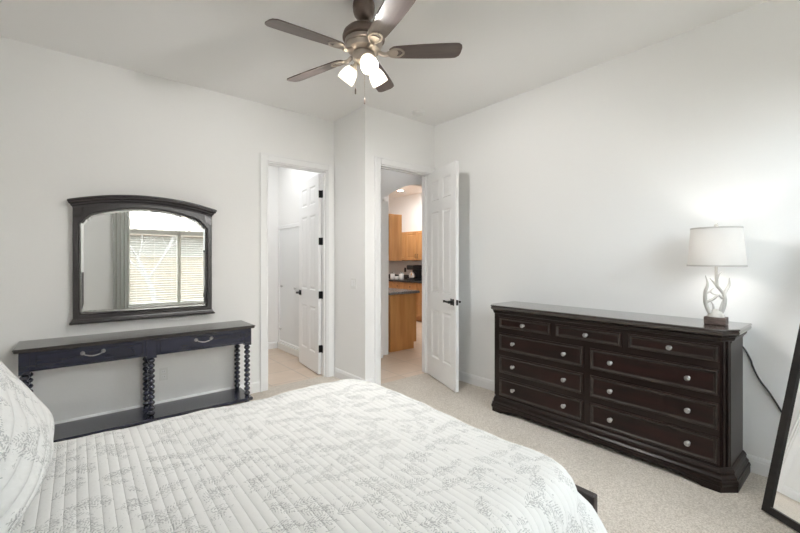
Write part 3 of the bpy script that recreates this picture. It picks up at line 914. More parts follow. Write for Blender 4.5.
def bedspread():
    """sheet draped on the mattress: rings of a rounded rectangle going over the edge and down"""
    bm = BM()
    uvl = bm.loops.layers.uv.new('UVMap')
    x0, x1, y0, y1, rc = -0.52, 1.385, 0.735, 2.135, 0.12
    ztop = 0.632
    # contour of the mattress edge, counter-clockwise, with outward normals
    cont = []
    def seg(p, q, n, nrm):
        for k in range(n):
            t = k/n
            cont.append((Vector((p[0]+(q[0]-p[0])*t, p[1]+(q[1]-p[1])*t)), Vector(nrm)))
    def arc(cx, cy, a0, n):
        for k in range(n):
            a = a0+PI/2*k/n
            cont.append((Vector((cx+rc*math.cos(a), cy+rc*math.sin(a))), Vector((math.cos(a), math.sin(a)))))
    seg((x0+rc, y0), (x1-rc, y0), 70, (0, -1)); arc(x1-rc, y0+rc, -PI/2, 16)
    seg((x1, y0+rc), (x1, y1-rc), 60, (1, 0)); arc(x1-rc, y1-rc, 0, 16)
    seg((x1-rc, y1), (x0+rc, y1), 70, (0, 1)); arc(x0+rc, y1-rc, PI/2, 8)
    seg((x0, y1-rc), (x0, y0+rc), 30, (-1, 0)); arc(x0+rc, y0+rc, PI, 8)
    N = len(cont)
    # profile: arc-length s beyond the edge -> (out, z)
    R_ = 0.095
    prof = []
    for k in range(7):
        a = PI/2*k/6
        prof.append((R_*math.sin(a), ztop-R_*(1-math.cos(a)), R_*a))
    for k in range(1, 9):
        d = 0.42*k/8
        prof.append((R_ + 0.03*(d/0.42), ztop-R_-d, R_*PI/2+d))
    rings, uvs = [], {}
    c = Vector(((x0+x1)/2, (y0+y1)/2))
    def crown(x, y):
        return 0.006*math.sin(x*5+1)*math.sin(y*4) + 0.004*math.sin(x*11+y*7)
    for f in (0.35, 0.6, 0.8, 0.92):
        row = []
        for p, n in cont:
            q = c + (p-c)*f
            v = bm.verts.new((q.x, q.y, ztop+crown(q.x, q.y)*1.0+0.004)); uvs[v] = (q.x, q.y); row.append(v)
        rings.append(row)
    for j, (o, z, s) in enumerate(prof):
        row = []
        for i, (p, n) in enumerate(cont):
            drop = max(0.0, (s-R_*PI/2)/0.42)
            corner = abs(n.x*n.y)*2
            tt = p.x*1.0-p.y*1.0
            foot = max(0.0, n.x)
            wave = (0.014*math.sin(tt*19+n.x*2) + 0.010*math.sin(tt*41+1))*drop*(0.5 if foot > 0.5 else 1.0)
            far_foot = 0.35 if (foot > 0.7) else 1.0
            out = o*(1.0) + wave*0.6 + 0.18*corner*drop**0.58*(1 if n.y < 0 else 0.1) + 0.018*corner*math.sin(math.atan2(n.y, n.x)*14)*drop
            q = p + n*out
            if q.x > FX-0.045 and z < 0.48 and q.y > BY0-0.012: q.x = FX-0.045 - 0.002*random.random()
            zz = z + (crown(q.x, q.y)+0.002*math.sin(tt*30))*(1-drop)
            v = bm.verts.new((q.x, q.y, zz)); uvs[v] = (p.x+n.x*s, p.y+n.y*s); row.append(v)
        rings.append(row)
    cv = bm.verts.new((c.x, c.y, ztop+0.005)); uvs[cv] = (c.x, c.y)
    faces = []
    for i in range(N):
        faces.append(bm.faces.new((cv, rings[0][i], rings[0][(i+1) % N])))
    for a, b in zip(rings, rings[1:]):
        for i in range(N):
            faces.append(bm.faces.new((a[i], b[i], b[(i+1) % N], a[(i+1) % N])))
    for f in faces:
        for l in f.loops: l[uvl].uv = uvs[l.vert]
    o = obj('bedspread', bm, M_quilt, smooth=True, autosmooth=80,
            label='white channel quilted bedspread printed with grey sprigs, covering the bed', cat='bedspread')
    md = o.modifiers.new('thickness', 'SOLIDIFY'); md.thickness = 0.012; md.offset = -1
    return o
bedspread()

def pillow(name, base, w, h, t, lean, yaw, label):
    """stuffed sham standing on edge and leaning back; base = centre of the bottom edge"""
    bm = BM()
    uvl = bm.loops.layers.uv.new('UVMap')
    nu, nv = 36, 30
    M = Matrix.Translation(base) @ Matrix.Rotation(yaw, 4, 'Z') @ Matrix.Rotation(-lean, 4, 'Y')
    uvs = {}
    sides = []
    for s in (1, -1):
        g = []
        for j in range(nv+1):
            row = []
            for i in range(nu+1):
                a, b = 2*i/nu-1, 2*j/nv-1
                fl = (1-abs(a)**3.0)*(1-abs(b)**3.0)
                th = t*max(0.0, fl)**0.55*(1-0.34*b)
                th += 0.003*math.sin(a*9+b*4)*fl + 0.002*math.sin(b*13+a*3)*fl
                pin = 1-0.05*(1-abs(b)**2)*(abs(a)**4)
                pin2 = 1-0.05*(1-abs(a)**2)*(abs(b)**4)
                v = bm.verts.new(M @ Vector((s*th if 0 < i < nu and 0 < j < nv else 0.0, a*w/2*pin, h/2+b*h/2*pin2)))
                ca, sa = math.cos(0.55), math.sin(0.55)
                uu, vv = a*w/2+3.3, b*h/2+1.7
                uvs[v] = (vv*ca-uu*sa, vv*sa+uu*ca); row.append(v)
            g.append(row)
        sides.append(g)
    for s, g in enumerate(sides):
        for j in range(nv):
            for i in range(nu):
                q = (g[j][i], g[j][i+1], g[j+1][i+1], g[j+1][i])
                f = bm.faces.new(q if s == 0 else q[::-1])
                for l in f.loops: l[uvl].uv = uvs[l.vert]
    bmesh.ops.remove_doubles(bm, verts=bm.verts, dist=1e-5)
    return obj(name, bm, M_sham, smooth=True, autosmooth=80, label=label, cat='pillow')
pillow('pillow', (-0.168, 1.76, 0.63), 0.70, 0.555, 0.155, math.radians(22), math.radians(0), 'quilted white printed pillow leaning at the head of the bed')

# ------------------------------------------------------------------ dresser
dsr = thing('dresser', (3.21, 1.397, 0), 'espresso wood nine drawer dresser against the right wall', 'dresser')
DX, DY0, DY1 = 3.0, 0.557, 2.280
DB = XB-0.02
cz = 0.042                                          # canted corner
path = [(DB, DY1), (DX+cz*1.6, DY1), (DX, DY1-cz), (DX, DY0+cz), (DX+cz*1.6, DY0), (DB, DY0)]
bm = BM()
moulding(bm, path, [(-0.02, 0.10), (0, 0.10), (0, 0.925), (-0.02, 0.925)])
bx(bm, DX+0.004, DX+0.02, DY0+cz, DY1-cz, 0.10, 0.925)
bx(bm, DX+0.03, DB, DY0+0.012, DY1-0.012, 0.10, 0.12)
bx(bm, DB-0.012, DB-0.001, DY0+0.021, DY1-0.021, 0.12, 0.92)
for yy in (DY0+cz/2-0.004, DY1-cz/2+0.004):         # reeds on the canted corners
    for q in (-0.010, 0.010):
        xx = DX+cz*0.8 + (q*1.3 if yy < 1 else q*1.3) - 0.004
        y2 = yy - (q*0.8 if yy < 1 else -q*0.8)
        tube(bm, [(xx, y2, 0.14), (xx, y2, 0.90)], 0.008, 8)
obj('carcass', bm, M_espresso, dsr)
bm = BM()                                           # cornice and top board
moulding(bm, path, [(-0.03, 0.885), (0.004, 0.885), (0.006, 0.897), (0.016, 0.902), (0.022, 0.915), (0.022, 0.922), (0.030, 0.930), (-0.03, 0.930)])
obj('cornice', bm, M_espresso, dsr)
bm = BM()
tp_prof = [(0.026, 0.931), (0.040, 0.938), (0.044, 0.950), (0.040, 0.962), (0.046, 0.966), (0.046, 0.971), (0.040, 0.975)]
pb = [(DB+0.005, DY1), (DX+cz*1.6, DY1), (DX, DY1-cz), (DX, DY0+cz), (DX+cz*1.6, DY0), (DB+0.005, DY0)]
rows = []
for o_, z_ in tp_prof:
    rr = []
    P = [Vector(p) for p in pb]
    for i in range(len(P)):
        def nr(a, b):
            d_ = (b-a).normalized(); return Vector((-d_.y, d_.x))*-1
        n1 = nr(P[i-1], P[i]) if i else nr(P[0], P[1])
        n2 = nr(P[i], P[i+1]) if i < len(P)-1 else n1
        m_ = (n1+n2)/(1+n1.dot(n2))
        rr.append(bm.verts.new((P[i].x+m_.x*o_, P[i].y+m_.y*o_, z_)))
    rows.append(rr)
for a, b in zip(rows, rows[1:]):
    for k in range(len(a)):
        bm.faces.new((a[k], a[(k+1) % len(a)], b[(k+1) % len(a)], b[k]))
bm.faces.new(rows[0][::-1]); bm.faces.new(rows[-1])
obj('top', bm, M_espresso_top, dsr)
bm = BM()                                           # stepped plinth
moulding(bm, path, [(-0.02, 0.035), (0.036, 0.035), (0.040, 0.050), (0.036, 0.062), (0.030, 0.066), (0.030, 0.078), (0.020, 0.090), (0.017, 0.100), (0.020, 0.108), (0.014, 0.122), (0.004, 0.132), (-0.02, 0.132)])
obj('base_moulding', bm, M_espresso, dsr)
foot_poly = [(-0.03, 0), (0.13, 0), (0.15, 0.010), (0.175, 0.022), (0.21, 0.028), (0.24, 0.036), (-0.03, 0.036)]
for yy, sg in ((DY0, 1), (DY1, -1)):
    bm = BM()
    # one bracket foot wrapping the corner: front bracket, canted piece and side bracket
    pth = [(DX-0.038, yy+sg*0.24), (DX-0.038, yy+sg*(cz-0.012)), (DX+cz*1.6-0.02, yy-sg*0.038), (DB, yy-sg*0.038)]
    inner = [(DX+0.0, yy+sg*0.24), (DX+0.0, yy+sg*(cz+0.01)), (DX+cz*1.6, yy+sg*0.0), (DB, yy+sg*0.0)]
    hts = [0.030, 0.0, 0.0, 0.0]
    pth.insert(1, (DX-0.038, yy+sg*0.15)); inner.insert(1, (DX, yy+sg*0.15)); hts.insert(1, 0.012)
    pth.insert(2, (DX-0.038, yy+sg*0.12)); inner.insert(2, (DX, yy+sg*0.12)); hts.insert(2, 0.0)
    ro_ = []
    for (po, pi_, h_) in zip(pth, inner, hts):
        ro_.append([bm.verts.new((*po, h_)), bm.verts.new((*po, 0.036)), bm.verts.new((*pi_, 0.036)), bm.verts.new((*pi_, h_))])
    for a, b in zip(ro_, ro_[1:]):
        for k in range(4): bm.faces.new((a[k], a[(k+1) % 4], b[(k+1) % 4], b[k]))
    bm.faces.new(ro_[0]); bm.faces.new(ro_[-1][::-1])
    obj('bracket_foot', bm, M_espresso, dsr)

DR_PROF = [(0.003, 0.004), (0.008, 0.005), (0.012, -0.001), (0.017, -0.006), (0.023, -0.007)]
def drawer(y0, y1, z0, z1, knobs):
    bm = BM()
    T = 0.014
    put = lambda a, b, c: Vector((DX-0.010-c, y1-a, z0+b))
    W, Hh = y1-y0, z1-z0
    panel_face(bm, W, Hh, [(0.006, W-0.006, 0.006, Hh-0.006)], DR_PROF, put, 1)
    slab_sides(bm, W, Hh, T, put)
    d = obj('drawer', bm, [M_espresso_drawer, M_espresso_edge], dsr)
    for (ky, kz) in knobs:
        bm = BM()
        lathe(bm, [(0.0, 0.036), (0.008, 0.0355), (0.009, 0.033), (0.013, 0.033), (0.0165, 0.029), (0.017, 0.025), (0.013, 0.020), (0.008, 0.016), (0.007, 0.006), (0.012, 0.003), (0.012, 0)],
              (DX-0.003, ky, kz), 20, Matrix.Rotation(-PI/2, 4, 'Y'))
        obj('knob', bm, M_pewter, d, smooth=True, label='round pewter knob')
for (y0, y1) in ((1.691, 2.200), (1.150, 1.650), (0.600, 1.108)):
    drawer(y0, y1, 0.768, 0.870, [((y0+y1)/2, 0.819)])
for z0, z1 in ((0.563, 0.724), (0.357, 0.520), (0.148, 0.314)):
    kz = (z0+z1)/2
    drawer(1.424, 2.200, z0, z1, [(2.046, kz), (1.574, kz)])
    drawer(0.600, 1.374, z0, z1, [(1.222, kz), (0.755, kz)])

# ------------------------------------------------------------------ table lamp on the dresser
LX, LY, LZ = 3.178, 0.652, 0.9755
lamp = thing('table_lamp', (LX, LY, LZ), 'table lamp with white antler stem and round off white shade on the dresser', 'lamp')
box_obj('base', (LX-0.042, LX+0.042, LY-0.056, LY+0.056, LZ, LZ+0.05), M_lampbase, lamp, bev=0.004, label='dark block base')
rt = Vector((0.7713, -0.6365, 0)); up = Vector((0, 0, 1)); fw = Vector((0.6365, 0.7713, 0))
LC = Vector((LX, LY, LZ+0.05))
K = 0.00643
def LP(px, py, dep=0.0):
    """antler layout: px sideways and py up in centimetres about the lamp's axis"""
    return LC + rt*(px/100) + up*(py/100) + fw*(dep/100)
bm = BM()
tines = [
    ([(-1.5, 0, 0), (-3.5, 3, 1), (-6.0, 9, 1), (-6.8, 16, 0), (-6.2, 21, -1), (-7.6, 26.5, -1)], [1.8, 1.5, 1.25, 1.1, 0.9, 0.25]),
    ([(1.2, 0, 0), (3.5, 5, -1), (4.8, 11, -1), (5.4, 15, 0), (8.3, 20, 0), (8.6, 25, 0)], [1.8, 1.5, 1.3, 1.15, 0.95, 0.3]),
    ([(5.2, 15.0, 0), (2.2, 18.5, 1), (-1.0, 22.5, 1), (-3.2, 24.6, 1)], [1.0, 0.85, 0.7, 0.25]),
    ([(-5.9, 9, 1), (-2.5, 11.5, -1), (0.6, 14.0, -1), (3.2, 11.8, -1)], [1.0, 0.9, 0.85, 0.8]),
    ([(-6.6, 15, 0), (-3.2, 16.2, 1), (-1.0, 17.6, 2), (0.4, 18.4, 2)], [0.75, 0.65, 0.5, 0.2]),
    ([(-1.6, 3.0, 0), (-0.6, 7, 1.5), (-2.2, 10, 2)], [0.8, 0.6, 0.3]),
    ([(1.0, 1.5, -1), (0.8, 6, -2.5), (2.4, 10, -2)], [0.8, 0.7, 0.4]),
    ([(-3.0, 16.1, 1), (-1.4, 14.6, 1), (0.2, 14.0, 0)], [0.5, 0.45, 0.4]),
    ([(1.4, 24.5, 0.5), (2.4, 27, 0.5), (4.0, 28.6, 0.5)], [0.6, 0.45, 0.15]),
]
for pts, rr in tines:
    sp = spline([LP(*p) for p in pts], 6)
    n_ = len(sp)
    rads = []
    for i in range(n_):
        f = i/(n_-1)*(len(rr)-1); k = min(int(f), len(rr)-2)
        rads.append((rr[k]+(rr[k+1]-rr[k])*(f-k))/100*0.92)
    tube(bm, sp, rads, 10)
lathe(bm, [(0.045, 0.0), (0.043, 0.012), (0.030, 0.030), (0.018, 0.045), (0, 0.05)], (LX, LY, LZ+0.05), 18)
obj('antler_stem', bm, M_antler, lamp, smooth=True, autosmooth=60, label='white branching antler stem')
ST, SB = 1.597, 1.350
bm = BM()
nk = LP(1.0, 22, 0.5)
tube(bm, [LP(0.8, 19.5, 0.5), LP(0.6, 24, 0.4), (LX, LY, SB+0.02), (LX, LY, SB+0.06)], [0.011, 0.010, 0.009, 0.012], 10)
tube(bm, [LP(5.0, 14.5, 0), LP(2.8, 17.5, 0.3), LP(0.8, 19.8, 0.5)], [0.009, 0.009, 0.010], 8)
obj('neck', bm, M_antler, lamp, smooth=True)
bm = BM()
r0, r1 = 0.151, 0.132
lathe(bm, [(r0, SB), (r0, SB+0.012), (r1, ST), (r1-0.004, ST), (r0-0.004, SB+0.012), (r0-0.004, SB), (r0, SB)], (LX, LY, 0), 56, cap=False)
shd = obj('lamp_shade', bm, M_linen, lamp, smooth=True, autosmooth=50)
M_bind = mat('shade_binding', (0.50, 0.48, 0.46), 0.8)
for z, r in ((SB+0.004, r0+0.0012), (ST-0.004, r1+0.0012)):
    bm = BM()
    lathe(bm, [(r, z-0.005), (r+0.0012, z-0.004), (r+0.0012, z+0.004), (r, z+0.005)], (LX, LY, 0), 56, cap=False)
    obj('shade_binding', bm, M_bind, shd)
bm = BM()
for k in range(3):
    a = 2*PI*k/3+0.3
    tube(bm, [(LX, LY, ST-0.012), (LX+(r1-0.003)*math.cos(a), LY+(r1-0.003)*math.sin(a), ST-0.012)], 0.002, 6)
tube(bm, [(LX, LY, SB+0.06), (LX, LY, ST-0.01)], 0.003, 6)
obj('harp', bm, M_pewter, lamp)
bm = BM()
lathe(bm, [(0.006, ST-0.012), (0.006, ST), (0.010, ST+0.004), (0.013, ST+0.012), (0.009, ST+0.022), (0, ST+0.025)], (LX, LY, 0), 14)
tube(bm, [(LX, LY, ST+0.012), LP(1.0, 55.0, 0)+Vector((0, 0, ST+0.03-LC.z-0.55)), ], [0.004, 0.002], 6)
obj('finial', bm, M_antler, lamp, smooth=True)
bm = BM(); bmesh.ops.create_uvsphere(bm, u_segments=16, v_segments=10, radius=0.03, matrix=Matrix.Translation((LX+0.036, LY, SB+0.13))); obj('bulb', bm, M_bulb, lamp, smooth=True)
point_light('table_lamp_light', (LX-0.03, LY, SB+0.13), LAMP_W, 0.03)

cord = spline([(3.414, 0.60, 0.84), (3.414, 0.556, 0.808), (3.414, 0.520, 0.735), (3.414, 0.508, 0.690), (3.414, 0.477, 0.615), (3.414, 0.434, 0.549), (3.414, 0.397, 0.483), (3.414, 0.36, 0.41), (3.414, 0.31, 0.33)], 6)
bm = BM(); tube(bm, cord, 0.005, 8)
obj('power_cord', bm, M_cord, smooth=True, label='thin black cord hanging down the wall behind the dresser end', cat='cord')
pl = cord[-1]
wo = thing('wall_outlet', (XB, pl.y, 0.33), 'white wall outlet low behind the leaning floor mirror', 'outlet')
box_obj('plate', (XB-0.006, XB-0.0005, pl.y-0.036, pl.y+0.036, 0.27, 0.385), M_plate, wo, bev=0.002)
box_obj('plug', (XB-0.03, XB-0.006, pl.y-0.014, pl.y+0.014, 0.31, 0.345), M_cord, wo, bev=0.003)

# ------------------------------------------------------------------ leaning floor mirror
fm = thing('floor_mirror', (2.93, 0.30, 0), 'full length floor mirror with dark frame leaning at the right edge', 'mirror')
c0 = Vector((2.945, 0.388, 0.003))
bd = Vector((-0.55, -0.835, 0)).normalized()             # along the bottom, left corner to right corner
back = Vector((0.835, -0.55, 0)).normalized()            # lean direction, away from the glass
tilt = math.radians(13.3)
upv = (Vector((0, 0, 1))*math.cos(tilt) + back*math.sin(tilt)).normalized()
nrm = bd.cross(upv).normalized()
if nrm.dot(-back) < 0: nrm = -nrm
MW, MH, FWD, FT = 0.46, 1.62, 0.038, 0.025
put = lambda a, b, c: c0 + bd*a + upv*b + nrm*c
bm = BM()
ring = [(0, 0), (MW, 0), (MW, MH), (0, MH)]
rin = [(FWD, FWD), (MW-FWD, FWD), (MW-FWD, MH-FWD), (FWD, MH-FWD)]
lay = [[bm.verts.new(put(a, b, c)) for a, b in L_] for L_, c in ((ring, 0), (ring, FT), (rin, FT), (rin, 0))]
for i in range(4):
    A_, B_ = lay[i], lay[(i+1) % 4]
    for k in range(4): bm.faces.new((A_[k], A_[(k+1) % 4], B_[(k+1) % 4], B_[k]))
obj('frame', bm, M_fframe, fm)
bm = BM()
prism(bm, [(FWD-0.004, FWD-0.004), (MW-FWD+0.004, FWD-0.004), (MW-FWD+0.004, MH-FWD+0.004), (FWD-0.004, MH-FWD+0.004)], lambda a, b: put(a, b, 0.010), lambda a, b: put(a, b, 0.014))
obj('glass', bm, M_mirror, fm)
bm = BM()
prism(bm, [(0.004, 0.004), (MW-0.004, 0.004), (MW-0.004, MH-0.004), (0.004, MH-0.004)], lambda a, b: put(a, b, 0.0002), lambda a, b: put(a, b, 0.006))
obj('back_panel', bm, M_fframe, fm)
bm = BM()
pt = put(MW/2, MH*0.72, -0.006); pf = Vector((pt.x, pt.y, 0.006)) + back*0.22
sd = bd*0.03
rowsq = []
for p in (pt, pf):
    rowsq.append([bm.verts.new(p + sd*s + back*t) for s, t in ((-1, 0), (1, 0), (1, 0.018), (-1, 0.018))])
for k in range(4): bm.faces.new((rowsq[0][k], rowsq[0][(k+1) % 4], rowsq[1][(k+1) % 4], rowsq[1][k]))
bm.faces.new(rowsq[0][::-1]); bm.faces.new(rowsq[1])
obj('easel_leg', bm, M_fframe, fm)

# ------------------------------------------------------------------ console table
con = thing('console_table', (0.485, 3.93, 0), 'long black console table with spool turned legs below the arched mirror', 'console table')
CY0, CY1 = 3.765, YA-0.016
CX0, CX1 = -0.311, 1.279
bm = BM()
pth = [(CX0, CY1), (CX0, CY0), (CX1, CY0), (CX1, CY1)]
rows = []
for o_, z_ in ((0.004, 0.742), (0.018, 0.746), (0.023, 0.752), (0.023, 0.760), (0.028, 0.764), (0.028, 0.769), (0.022, 0.773)):
    rows.append([bm.verts.new(p) for p in ((CX0-o_, CY1+0.012, z_), (CX0-o_, CY0-o_, z_), (CX1+o_, CY0-o_, z_), (CX1+o_, CY1+0.012, z_))])
for a, b in zip(rows, rows[1:]):
    for k in range(4): bm.faces.new((a[k], a[(k+1) % 4], b[(k+1) % 4], b[k]))
bm.faces.new(rows[0][::-1]); bm.faces.new(rows[-1])
obj('top', bm, M_navytop, con)
bm = BM()
AZ0, AZ1 = 0.600, 0.742
bx(bm, CX0+0.006, CX1-0.006, CY0+0.006, CY0+0.022, AZ0+0.006, AZ1)
bx(bm, CX0+0.006, CX1-0.006, CY1-0.02, CY1-0.002, AZ0+0.006, AZ1)
bx(bm, CX0+0.006, CX0+0.024, CY0+0.022, CY1-0.02, AZ0+0.006, AZ1)
bx(bm, CX1-0.024, CX1-0.006, CY0+0.022, CY1-0.02, AZ0+0.006, AZ1)
LEGX = (-0.281, 0.474, 1.249)
for lx in LEGX:                                  # square blocks above each leg
    hw = 0.030 if lx != LEGX[1] else 0.036
    bx(bm, lx-hw, lx+hw, CY0, CY0+0.06, AZ0-0.014, AZ1, bev=0.002)
    bx(bm, lx-hw, lx+hw, CY1-0.06, CY1, AZ0-0.014, AZ1, bev=0.002)
obj('apron', bm, M_navy, con)
for (x0, x1) in ((-0.235, 0.428), (0.520, 1.202)):
    bm = BM()
    put = lambda a, b, c, x0=x0: Vector((x0+a, CY0+0.0005-c, AZ0+0.010+b))
    W, Hh = x1-x0, 0.125
    panel_face(bm, W, Hh, [(0.012, W-0.012, 0.012, Hh-0.012)], [(0.003, -0.003), (0.006, -0.003), (0.009, 0.0)], put)
    slab_sides(bm, W, Hh, 0.012, put)
    d = obj('drawer', bm, M_navy, con)
    xm = (0.097 if x0 < 0 else 0.865)
    bm = BM()
    hz = 0.694
    for s in (-1, 1):
        lathe(bm, [(0.0, 0.022), (0.006, 0.021), (0.009, 0.015), (0.013, 0.010), (0.015, 0.004), (0.015, 0)], (xm+s*0.062, CY0, hz), 14, Matrix.Rotation(PI/2, 4, 'X'))
    tube(bm, spline([(xm-0.062, CY0-0.016, hz), (xm-0.04, CY0-0.024, hz-0.014), (xm, CY0-0.026, hz-0.022), (xm+0.04, CY0-0.024, hz-0.014), (xm+0.062, CY0-0.016, hz)], 6), 0.0045, 8)
    obj('bail_handle', bm, M_pewter, d, smooth=True, label='curved pewter bail handle')
SZ = 0.093
prof = [(0.020, SZ), (0.020, SZ+0.012)]
nb_, zb0, zb1 = 11, SZ+0.014, AZ0-0.016
for k in range(nb_):
    z0 = zb0+(zb1-zb0)*k/nb_; hgt = (zb1-zb0)/nb_
    for q in range(7):
        prof.append((0.0115+0.0165*math.sin(PI*q/6)**0.8, z0+hgt*(q+0.1)/6.2))
prof += [(0.020, zb1), (0.020, AZ0-0.014)]
leg0 = None
for lx in LEGX:
    for ly in (CY0+0.030, CY1-0.030):
        if leg0 is None:
            bm = BM(); lathe(bm, prof, (lx, ly, 0), 20); leg0 = obj('leg', bm, M_navy, con, smooth=True, origin=(lx, ly, 0), autosmooth=55)
        else:
            o = leg0.copy(); COL.objects.link(o); o.parent = con
            o.location = Vector((lx, ly, 0)) - con.location
box_obj('shelf', (CX0-0.012, CX1+0.012, CY0-0.012, CY1, SZ-0.028, SZ), M_navy, con, bev=0.004)
for lx in LEGX:
    for ly in (CY0+0.030, CY1-0.030):
        bm = BM(); lathe(bm, [(0.016, 0), (0.026, 0.018), (0.028, 0.035), (0.020, 0.055), (0.018, SZ-0.028)], (lx, ly, 0), 16); obj('foot', bm, M_navy, con, smooth=True)

# ------------------------------------------------------------------ arched wall mirror
wm = thing('wall_mirror', (0.495, YA, 0.86), 'arched wall mirror in dark moulded frame above the console table', 'mirror')
GY = YA-0.020                                # glass plane
FYF = YA-0.048                               # frame front
mc = 0.494
def inner_loop():
    pts = []
    L_, R_r, zb, zsd = 0.028, 0.960, 0.957, 1.690
    left_notch = [(L_, zsd), (L_+0.012, zsd+0.001), (L_+0.024, zsd+0.018), (L_+0.030, zsd+0.034), (L_+0.046, zsd+0.040), (L_+0.052, zsd+0.052), (L_+0.066, zsd+0.066), (L_+0.085, zsd+0.075)]
    top = []
    a0, a1 = L_+0.085, R_r-0.085
    for k in range(1, 30):
        u = k/30; x = a0+(a1-a0)*u
        top.append((x, zsd+0.075+0.070*(1-(2*u-1)**2)))
    right_notch = [(2*mc-p[0], p[1]) for p in left_notch][::-1]
    up_ = [(L_, zb+(zsd-zb)*k/10) for k in range(10)]
    dn = [(R_r, zsd-(zsd-zb)*k/10) for k in range(1, 11)]
    bt = [(R_r-(R_r-L_)*k/12, zb) for k in range(1, 12)]
    return up_, left_notch+top+right_notch, dn, bt
iu, it, idn, ib = inner_loop()
inner = iu+it+idn+ib
def arch_z(x, half=0.56, ze=1.838, rise=0.082):
    return ze + rise*(1-((x-mc)/half)**2)
OL, OR_, OB = -0.024, 1.012, 0.900
outer = [(OL, OB+(1.80-OB)*k/10) for k in range(10)]
n_ = len(it)
outer += [(OL+(OR_-OL)*k/(n_-1), arch_z(OL+(OR_-OL)*k/(n_-1))-0.035) for k in range(n_)]
outer += [(OR_, 1.80-(1.80-OB)*k/10) for k in range(1, 11)]
outer += [(OR_-(OR_-OL)*k/12, OB) for k in range(1, 12)]
N = len(inner)
def mixl(t): return [(a[0]+(b[0]-a[0])*t, a[1]+(b[1]-a[1])*t) for a, b in zip(outer, inner)]
def near_in(d):
    res = []
    for i in range(N):
        a, b = Vector(inner[i-1]), Vector(inner[(i+1) % N])
        tg = (b-a).normalized(); nn = Vector((-tg.y, tg.x))
        o_ = Vector(inner[i]) + nn*d
        res.append((o_.x, o_.y))
    return res
bm = BM()
layers = [(outer, YA-0.001), (outer, FYF+0.004), (mixl(0.06), FYF), (near_in(0.018), FYF), (near_in(0.014), FYF+0.004), (near_in(0.008), FYF+0.002), (near_in(0.004), FYF+0.010), (inner, GY-0.006), (inner, YA-0.001)]
rows = [[bm.verts.new((p[0], y_, p[1])) for p in L_] for L_, y_ in layers]
for i in range(len(rows)):
    A_, B_ = rows[i], rows[(i+1) % len(rows)]
    for k in range(N): bm.faces.new((A_[k], A_[(k+1) % N], B_[(k+1) % N], B_[k]))
obj('frame', bm, M_mframe, wm, smooth=True, autosmooth=30)
bm = BM()                                     # cornice following the arch
cp = [(0.0, -0.045), (0.006, -0.045), (0.010, -0.030), (0.020, -0.022), (0.024, -0.010), (0.034, -0.004), (0.040, 0.006), (0.040, 0.012), (0.047, 0.018), (0.047, 0.027), (0.040, 0.032), (0.0, 0.032)]
rows = []
nn_ = 40
for k in range(nn_+1):
    u = k/nn_
    row = []
    for o_, dz in cp:
        sp_ = max(0.0, o_-0.006)
        x = (OL-sp_*0.85)+(OR_-OL+2*sp_*0.85)*u
        row.append(bm.verts.new((x, FYF+0.006-o_ if o_ > 0 else YA-0.001, arch_z(x)+dz)))
    rows.append(row)
for a, b in zip(rows, rows[1:]):
    for k in range(len(cp)): bm.faces.new((a[k], a[(k+1) % len(cp)], b[(k+1) % len(cp)], b[k]))
bm.faces.new(rows[0]); bm.faces.new(rows[-1][::-1])
obj('cornice', bm, M_mframe, wm)
bm = BM()                                     # lower moulding
rows = []
for o_, z_ in ((0.0, 0.915), (0.004, 0.912), (0.006, 0.902), (0.012, 0.898), (0.014, 0.890), (0.022, 0.884), (0.022, 0.876), (0.016, 0.872), (0.0, 0.872)):
    rows.append([bm.verts.new(p) for p in ((OL-o_, YA-0.001, z_), (OL-o_, FYF-o_, z_), (OR_+o_, FYF-o_, z_), (OR_+o_, YA-0.001, z_))])
for a, b in zip(rows, rows[1:]):
    for k in range(4): bm.faces.new((a[k], a[(k+1) % 4], b[(k+1) % 4], b[k]))
bm.faces.new(rows[0]); bm.faces.new(rows[-1][::-1])
obj('base_moulding', bm, M_mframe, wm)
bm = BM()                                     # bevelled plate
def inset(d):
    return [(p[0]-q[0]+p[0], p[1]-q[1]+p[1]) for p, q in zip(inner, near_in(d))]
o0 = [bm.verts.new((p[0], GY+0.0025, p[1])) for p in inner]
o1 = [bm.verts.new((p[0], GY, p[1])) for p in inset(0.018)]
for k in range(N): bm.faces.new((o0[k], o0[(k+1) % N], o1[(k+1) % N], o1[k]))
bm.faces.new(o1)
obj('glass', bm, M_mirror, wm)

# ------------------------------------------------------------------ ceiling fan
FC = Vector((1.430, 2.100, 0))
fan = thing('ceiling_fan', (FC.x, FC.y, CEIL), 'five blade ceiling fan with three lit frosted glass shades', 'ceiling fan')
bm = BM(); lathe(bm, [(0.062, CEIL-0.0005), (0.068, CEIL-0.004), (0.071, CEIL-0.030), (0.069, CEIL-0.058), (0.061, CEIL-0.085), (0.046, CEIL-0.104), (0.028, CEIL-0.116), (0, CEIL-0.119)], FC, 36); obj('canopy', bm, M_fanbody, fan, smooth=True)
bm = BM(); lathe(bm, [(0.013, CEIL-0.17), (0.013, CEIL-0.112)], FC, 16); lathe(bm, [(0.022, CEIL-0.162), (0.024, CEIL-0.150), (0.016, CEIL-0.140)], FC, 20); obj('downrod', bm, M_fanbody, fan, smooth=True)
ZB = 2.725
def MZ(pr): return [(r_*0.94, z_-0.013) for r_, z_ in pr]
bm = BM(); lathe(bm, MZ([(0.022, 2.905), (0.064, 2.902), (0.112, 2.888), (0.137, 2.863), (0.146, 2.838), (0.144, 2.822), (0.120, 2.815)]), FC, 48); obj('motor_housing', bm, M_fanbody, fan, smooth=True)
